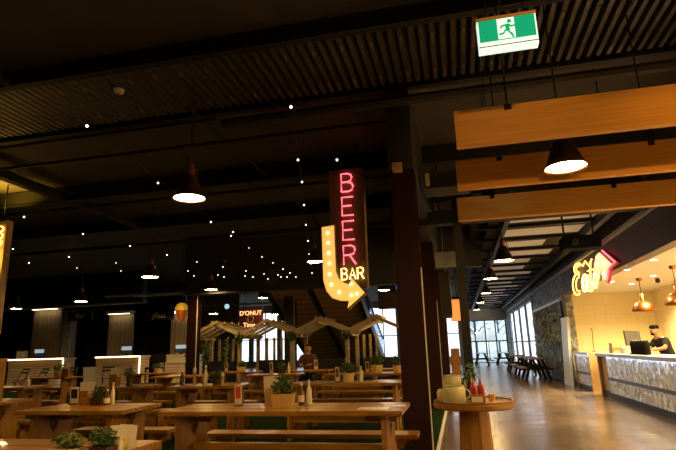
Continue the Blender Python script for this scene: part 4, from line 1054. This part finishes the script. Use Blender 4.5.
for (x0, x1, z1, lab) in ((-20.6, -19.0, 3.6, 'brown striped back panel of the leftmost stall'), (-16.3, -15.0, 3.2, 'brown striped back panel of the second stall'), (-13.0, -11.6, 3.1, 'brown striped back panel of the third stall')):
    t = thing('stall_partition', lab, 'panel', ((x0 + x1) / 2, 22, .015), group='striped stall back panels'); w2 = (x1 - x0) / 2
    MB().box(-w2, w2, 0, .1, 0, z1).build('panel', 'curtain', t); MB().box(-w2 - .02, w2 + .02, -.3, .1, z1, z1 + .14).build('light_box', 'kioskwhite', t); MB().box(-w2 + .1, w2 - .1, -.26, -.16, z1 - .012, z1).build('light_tube', 'stall_lamp', t)  # glowing tube added under each box to brighten the panel
    MB().tube([(0, 0, z1 + .14), (0, 0, 4.78)], .05, 8).build('flue', 'greypipe', t)
for (x, z, lab, m1) in ((-18.55, 1.5, 'dark menu screen on the leftmost lit counter', 'screendark'), (-14.1, 1.5, 'bright till screen on the second lit counter', 'screen'), (-11.85, 1.5, 'bright till screen on the third counter', 'screen')):
    t = thing('counter_screen', lab, 'screen', (x, 20.35 if x < -12 else 20.95, 1.265)); MB().box(-.06, .06, -.05, .05, 0, .1).build('stand', 'black', t); bz_ = MB().box(-.28, .28, -.02, .02, .08, .42).build('bezel', 'black', t)
    MB().box(-.25, .25, -.024, -.02, .24, .40).build('display', 'screen', bz_); MB().box(-.25, .25, -.024, -.02, .10, .235).build('lower_display', 'screendark', bz_)
for (x, lab) in ((-19.55, 'pale box standing on the leftmost lit counter'), (-19.3, 'second pale box on the leftmost lit counter')):
    t = thing('counter_box', lab, 'box', (x, 20.3, 1.265)); MB().box(-.09, .09, -.1, .1, 0, .32).build('body', 'kioskwhite', t); MB().box(-.1, .1, -.11, .11, .32, .35).build('lid', 'tanwood', t)
t = thing('stall_sign', 'dim grey lettered sign high above the dark stalls', 'sign', (-15.9, 19.5, 0)); MB().box(-.6, .6, 0, .06, 2.8, 3.2).build('board', 'black', t); text_obj('lettering', 'Bar', .34, 'dimtext', t, (.0, -.01, 3.0))
t = thing('stall_sign', 'small grey lettered sign left of the orange hanging ball', 'sign', (-12.4, 19.9, 0)); MB().box(-.75, .75, 0, .06, 2.7, 3.1).build('board', 'black', t); text_obj('lettering', 'yfest', .36, 'dimtext', t, (.05, -.01, 2.9))
for s in (t,):
    for x in (-.6, .6): MB().tube([(x, .03, 3.1), (x, .03, CZ)], .01, 6).build('hanger', 'black', s)
t = [o for o in SC.objects if o.get('label') == 'dim grey lettered sign high above the dark stalls'][0]
for x in (-.5, .5): MB().tube([(x, .03, 3.2), (x, .03, 3.46)], .01, 6).build('hanger', 'black', t)
# folding chairs before the stalls
def folding(x, y, rz, label):
    t = thing('folding_chair', label, 'chair', (x, y, .015), rz, group='black folding chairs by the stalls')
    for s in (-1, 1):
        MB().bar((s * .2, .24, 0), (s * .2, -.22, .88), .025).build('leg', 'black', t); MB().bar((s * .18, -.24, 0), (s * .18, .2, .44), .025).build('leg', 'black', t)
    b = MB()
    for k in range(4): b.box(-.18, .18, -.16 + .09 * k, -.10 + .09 * k, .44, .455)
    b.build('seat', 'black', t)
    b = MB()
    for z in (.70, .82): b.box(-.21, .21, -.235 + (.88 - z) * .5, -.215 + (.88 - z) * .5, z, z + .06)
    b.build('backrest', 'black', t)
folding(-16.6, 17.4, 2.9, 'leftmost black folding chair before the leftmost lit counter')
folding(-15.55, 17.2, 2.8, 'second black folding chair before the leftmost lit counter')
folding(-14.85, 17.9, 3.4, 'black folding chair just right of the leftmost counter end')
folding(-13.2, 18.0, .6, 'black folding chair turned sideways between the two lit counters')
# black bar chair
t = thing('bar_chair', 'black cushioned bar chair right of the second lit counter', 'chair', (-11.6, 18.6, .015))
MB().box(-.32, .32, .2, .28, .95, 1.3).build('backrest', 'black', t, bevel=.02); MB().box(-.3, .3, -.26, .26, .72, .8).build('seat', 'black', t, bevel=.02)
for sx in (-1, 1):
    for sy in (-1, 1): MB().box(sx * .26 - .02, sx * .26 + .02, sy * .22 - .02, sy * .22 + .02, 0, .96 if sy > 0 else .72).build('leg', 'blackmetal', t)
# hanging ball, donut sign, globe
t = thing('hanging_ball', 'yellow and orange ball lantern hanging beside the far red column', 'lantern', (-8.35, 14.7, 0))
MB().lathe([(.20, 2.60), (.195, 2.68), (.15, 2.77), (.08, 2.82), (0, 2.835)], n=24).build('yellow_top', 'yball', t, smooth=True)
MB().lathe([(.0, 2.22), (.05, 2.26), (.11, 2.36), (.16, 2.48), (.19, 2.60), (0, 2.61)], n=24).build('orange_base', 'oball', t, smooth=True)
MB().tube([(0, 0, 2.83), (0, 0, CZ)], .008, 6).build('cord', 'black', t)
t = thing('donut_sign', 'dark red donut shop sign with glowing orange letters', 'sign', (-7.62, 18.5, 0))
MB().box(-.46, .46, 0, .12, 2.12, 2.92).build('board', 'donut_board', t)
text_obj('upper_lettering', "D'ONUT", .235, 'donut_text', t, (0, -.01, 2.70)); text_obj('lower_lettering', 'Time', .24, 'donut_text', t, (-.05, -.01, 2.26))
b = MB(); b.tube([(.12 * math.cos(q), -.02, 2.48 + .12 * math.sin(q)) for q in [2 * PI * k / 20 for k in range(20)]], .035, 8, True); b.build('ring', 'brownwood', t)
for x in (-.3, .3): MB().tube([(x, .06, 2.92), (x, .06, CZ)], .01, 6).build('hanger', 'black', t)
t = thing('round_clock', 'small round blue-white light left of the donut sign', 'light', (-8.6, 18.5, 3.0)); MB().ball((0, 0, 0), .10, 2, (1, .4, 1)).build('globe', 'globe', t, smooth=True); MB().tube([(0, 0, .09), (0, 0, CZ - 3)], .008, 6).build('hanger', 'black', t)
# upper shops beyond the escalator
t = thing('upper_shopfront', 'far upper shop front with purple and blue signs right of the escalator', 'shop front', (-2.6, 25, 0))
MB().box(-1.1, 1.9, 0, .2, 3.1, 3.9).build('wall', 'brownwood', t); MB().box(-.2, .55, -.03, 0, 4.0, 4.35).build('blue_sign', 'blue', t); MB().box(.6, 1.2, -.03, 0, 4.1, 4.45).build('purple_sign', 'purple', t)
MB().box(-1.1, 1.9, 0, .2, 3.9, 4.78).build('upper_wall', 'darkwall', t)
for (x0, x1, y, z, lab) in ((-2.9, -1.0, 22, 4.05, 'topmost fluorescent strip light right of the beer sign'), (-2.6, -1.1, 23.5, 2.85, 'middle fluorescent strip light right of the beer sign'), (-2.4, -1.3, 27, 2.75, 'lowest fluorescent strip light seen past the escalator')):
    t = thing('strip_light', lab, 'light', ((x0 + x1) / 2, y, z), group='far fluorescent strip lights'); L = (x1 - x0) / 2
    MB().box(-L, L, -.05, .05, .02, .06).build('housing', 'white', t); MB().box(-L + .02, L - .02, -.03, .03, -.02, .02).build('tube', 'strip', t); MB().tube([(0, 0, .06), (0, 0, CZ - z)], .008, 6).build('hanger', 'black', t)

# ------------------------------------------------------------------ corridor things
t = thing('wall_screen', 'black screen edge hanging on the second dark red column', 'screen', (-.19, 9.5, 0)); MB().box(-.09, .10, 0, .7, 1.80, 2.62).build('housing', 'black', t, bevel=.02); MB().box(.10, .104, .05, .65, 1.85, 2.57).build('display', 'navy', t); MB().tube([(0, .35, 2.6), (0, .35, CZ)], .02, 8).build('pole', 'black', t)
t = thing('orange_sign', 'glowing orange sign board beyond the dark columns', 'sign', (.02, 18, 0)); MB().box(-.22, .22, 0, .08, 2.1, 2.8).build('lit_face', 'orange_sign', t); MB().box(-.24, .24, .08, .12, 2.08, 2.82).build('back_box', 'black', t); MB().tube([(0, .1, 2.82), (0, .1, CZ)], .015, 6).build('hanger', 'black', t)
t = thing('menu_lectern', 'orange-brown wooden lectern board beyond the standing table', 'lectern', (-.14, 14.0, .0)); MB().hexa([(-.12, -.03, .55), (.12, -.03, .55), (.12, .03, .55), (-.12, .03, .55), (-.11, .10, 1.22), (.11, .10, 1.22), (.11, .16, 1.22), (-.11, .16, 1.22)]).build('board', 'pine_v', t); MB().box(-.03, .03, 0, .06, 0.03, .56).build('post', 'black', t); MB().box(-.16, .16, -.1, .16, 0, .03).build('foot', 'black', t)
t = thing('projector', 'black projector box hanging in a frame above the eat sign', 'projector', (2.28, 10, 0))
MB().box(-.32, .32, -.2, .2, 2.93, 3.16).build('body', 'blackcloth', t, bevel=.015); MB().lathe([(.06, 0), (.06, .05), (.045, .05)], n=16, m=Matrix.Translation((-.12, -.2, 3.04)) @ Matrix.Rotation(PI / 2, 4, 'X')).build('lens', 'navy', t)
b = MB(); b.bar((-.25, 0, 3.16), (-.25, 0, 3.62), .03); b.bar((.25, 0, 3.16), (.25, 0, 3.62), .03); b.bar((-.3, 0, 3.62), (.3, 0, 3.62), .04); b.build('frame', 'black', t); MB().tube([(0, 0, 3.62), (0, 0, CZ)], .03, 8).build('pole', 'black', t)
t = thing('loudspeaker', 'small black speaker bracket at the top of the big red column', 'speaker', (-.60, 6.25, 3.5)); MB().box(-.06, .06, -.05, .08, -.02, .08).build('housing', 'tanwood', t); MB().box(-.03, .03, .08, .15, .0, .05).build('bracket', 'black', t)
t = thing('ceiling_unit', 'grey ceiling unit hanging right of the big red column', 'air unit', (.0, 7.6, 3.62)); MB().box(-.35, .35, 0, .5, 0, .28).build('casing', 'deckdark', t); MB().box(-.31, -.25, -.01, 0, .04, .24).build('pale_edge', 'tanwood', t); MB().tube([(.25, .25, .28), (.25, .25, CZ - 3.62)], .012, 6).build('hanger', 'black', t)
t = thing('transom_sign', 'grey hanging box panel between the columns and the slim post', 'panel', (-.1, 9.0, 2.62)); MB().box(-.2, .2, 0, .08, 0, .26).build('panel', 'greypipe', t)
for x in (-.15, .15): MB().tube([(x, .04, .26), (x, .04, CZ - 2.62)], .008, 6).build('hanger', 'black', t)
struct(MB().box(-.75, WX, 9.3, 9.5, 3.45, 3.7).build('ceiling_joist', 'steel'))
# planted wall
t = thing('plant_wall', 'dark framed wall of hanging green foliage beside the corridor', 'plant wall', (WX, 21.4, 0))
MB().box(-.06, -.005, -3.0, 3.4, .1, 2.62).build('backing', 'black', t); MB().box(-.10, -.005, -3.05, 3.5, 2.62, 2.70).build('rail', 'rail', t)
rnd = random.Random(5); b = MB()
for k in range(34):
    y = -2.9 + 6.2 * k / 33; h = rnd.uniform(1.0, 2.4)
    for j in range(26):
        z = 2.6 - h * j / 25; p = Vector((-.08 - .06 * rnd.random(), y + rnd.gauss(0, .05), z))
        a = Vector((rnd.gauss(0, .3) - .3, rnd.gauss(0, .6), -1)).normalized() * rnd.uniform(.12, .26); c = a.cross(Vector((1, rnd.gauss(0, .4), 0))).normalized() * .035
        v = [b.bm.verts.new(p + q) for q in (Vector((0, 0, 0)), a * .5 + c, a, a * .5 - c)]; b.bm.faces.new(v)
fo = b.build('hanging_foliage', 'leafwall', t); fo['kind'] = 'stuff'
b = MB()
for k in range(9): b.tube([(-.09, -2.9 + .75 * k, .12), (-.1, -2.9 + .75 * k + .15, 1.4), (-.09, -2.9 + .75 * k - .05, 2.6)], .012, 5)
b.build('stems', 'leafwall', t)
# picnic tables along the corridor
def picnic(loc, label, m='brownwood', L=1.8):
    t = thing('picnic_table', label, 'table', loc, PI / 2, group='picnic tables down the corridor')
    b = MB()
    for k in range(4): b.box(-L / 2, L / 2, -.29 + .145 * k, -.155 + .145 * k, .72, .76)
    b.build('tabletop', m, t)
    for s in (-1, 1): MB().box(-L / 2, L / 2, s * .47 - .1, s * .47 + .1, .42, .46).build('seat', m, t)
    for s in (-1, 1):
        for q in (-1, 1): MB().bar((s * L * .33, q * .42, 0), (s * L * .33, q * .18, .72), .05, .09).build('leg', 'blackmetal', t)
        MB().bar((s * L * .33, -.55, .40), (s * L * .33, .55, .40), .04, .08).build('crossbar', 'blackmetal', t)
    return t
picnic((2.60, 20.6, 0), 'brown picnic table by the plant wall, nearest of the corridor ones')
picnic((2.58, 23.0, 0), 'second brown picnic table, behind the nearest one')
picnic((2.55, 26.4, 0), 'third brown picnic table toward the glass doors')
picnic((1.3, 35.5, 0), 'white picnic table near the glass doors', 'outwhite')
picnic((2.65, 35.8, 0), 'second white picnic table near the glass doors', 'outwhite')
# outside
t = thing('white_parasol', 'white parasol outside the far glass front', 'parasol', (2.3, 45, 0)); MB().lathe([(1.7, 1.5), (1.2, 1.95), (.5, 2.35), (0, 2.45)], n=16).build('canopy', 'outwhite', t); MB().tube([(0, 0, 0.03), (0, 0, 2.4)], .03, 8).build('pole', 'mullion', t); MB().box(-.3, .3, -.3, .3, -.02, .06).build('base', 'mullion', t)
def tree(x, y, h, lab, seed):
    t = thing('bare_tree', lab, 'tree', (x, y, -.02)); rnd = random.Random(seed); b = MB()
    b.tube([(0, 0, 0), (.05, 0, h * .4), (0, 0, h)], [.12, .09, .03], 8); b.build('trunk', 'mullion', t)
    b = MB()
    for k in range(26):
        z = h * rnd.uniform(.3, .95); a = rnd.uniform(0, 6.28); L = rnd.uniform(.7, 1.8)
        b.tube([(0, 0, z), (math.cos(a) * L * .6, math.sin(a) * L * .6, z + L * .5), (math.cos(a) * L, math.sin(a) * L, z + L * .5 + rnd.uniform(-.1, .4))], [.035, .025, .01], 5)
    b.build('branches', 'mullion', t)
tree(1.4, 48, 5, 'bare tree outside the glass doors, left', 1); tree(3.6, 52, 5.5, 'bare tree outside the glass doors, right', 2)

# ------------------------------------------------------------------ light and view
wd = bpy.data.worlds.new('world'); SC.world = wd; wd.use_nodes = True
wd.node_tree.nodes['Background'].inputs[0].default_value = (.86, .93, 1, 1); wd.node_tree.nodes['Background'].inputs[1].default_value = 2.2
SC.view_settings.view_transform = 'Standard'; SC.view_settings.look = 'None'; SC.view_settings.gamma = 1; SC.view_settings.use_curve_mapping = False
SC.view_settings.exposure = 0.0
try:
    SC.cycles.use_denoising = True; SC.cycles.max_bounces = 8; SC.cycles.diffuse_bounces = 4; SC.cycles.glossy_bounces = 4; SC.cycles.transparent_max_bounces = 12
    SC.cycles.sample_clamp_indirect = 4
except Exception: pass
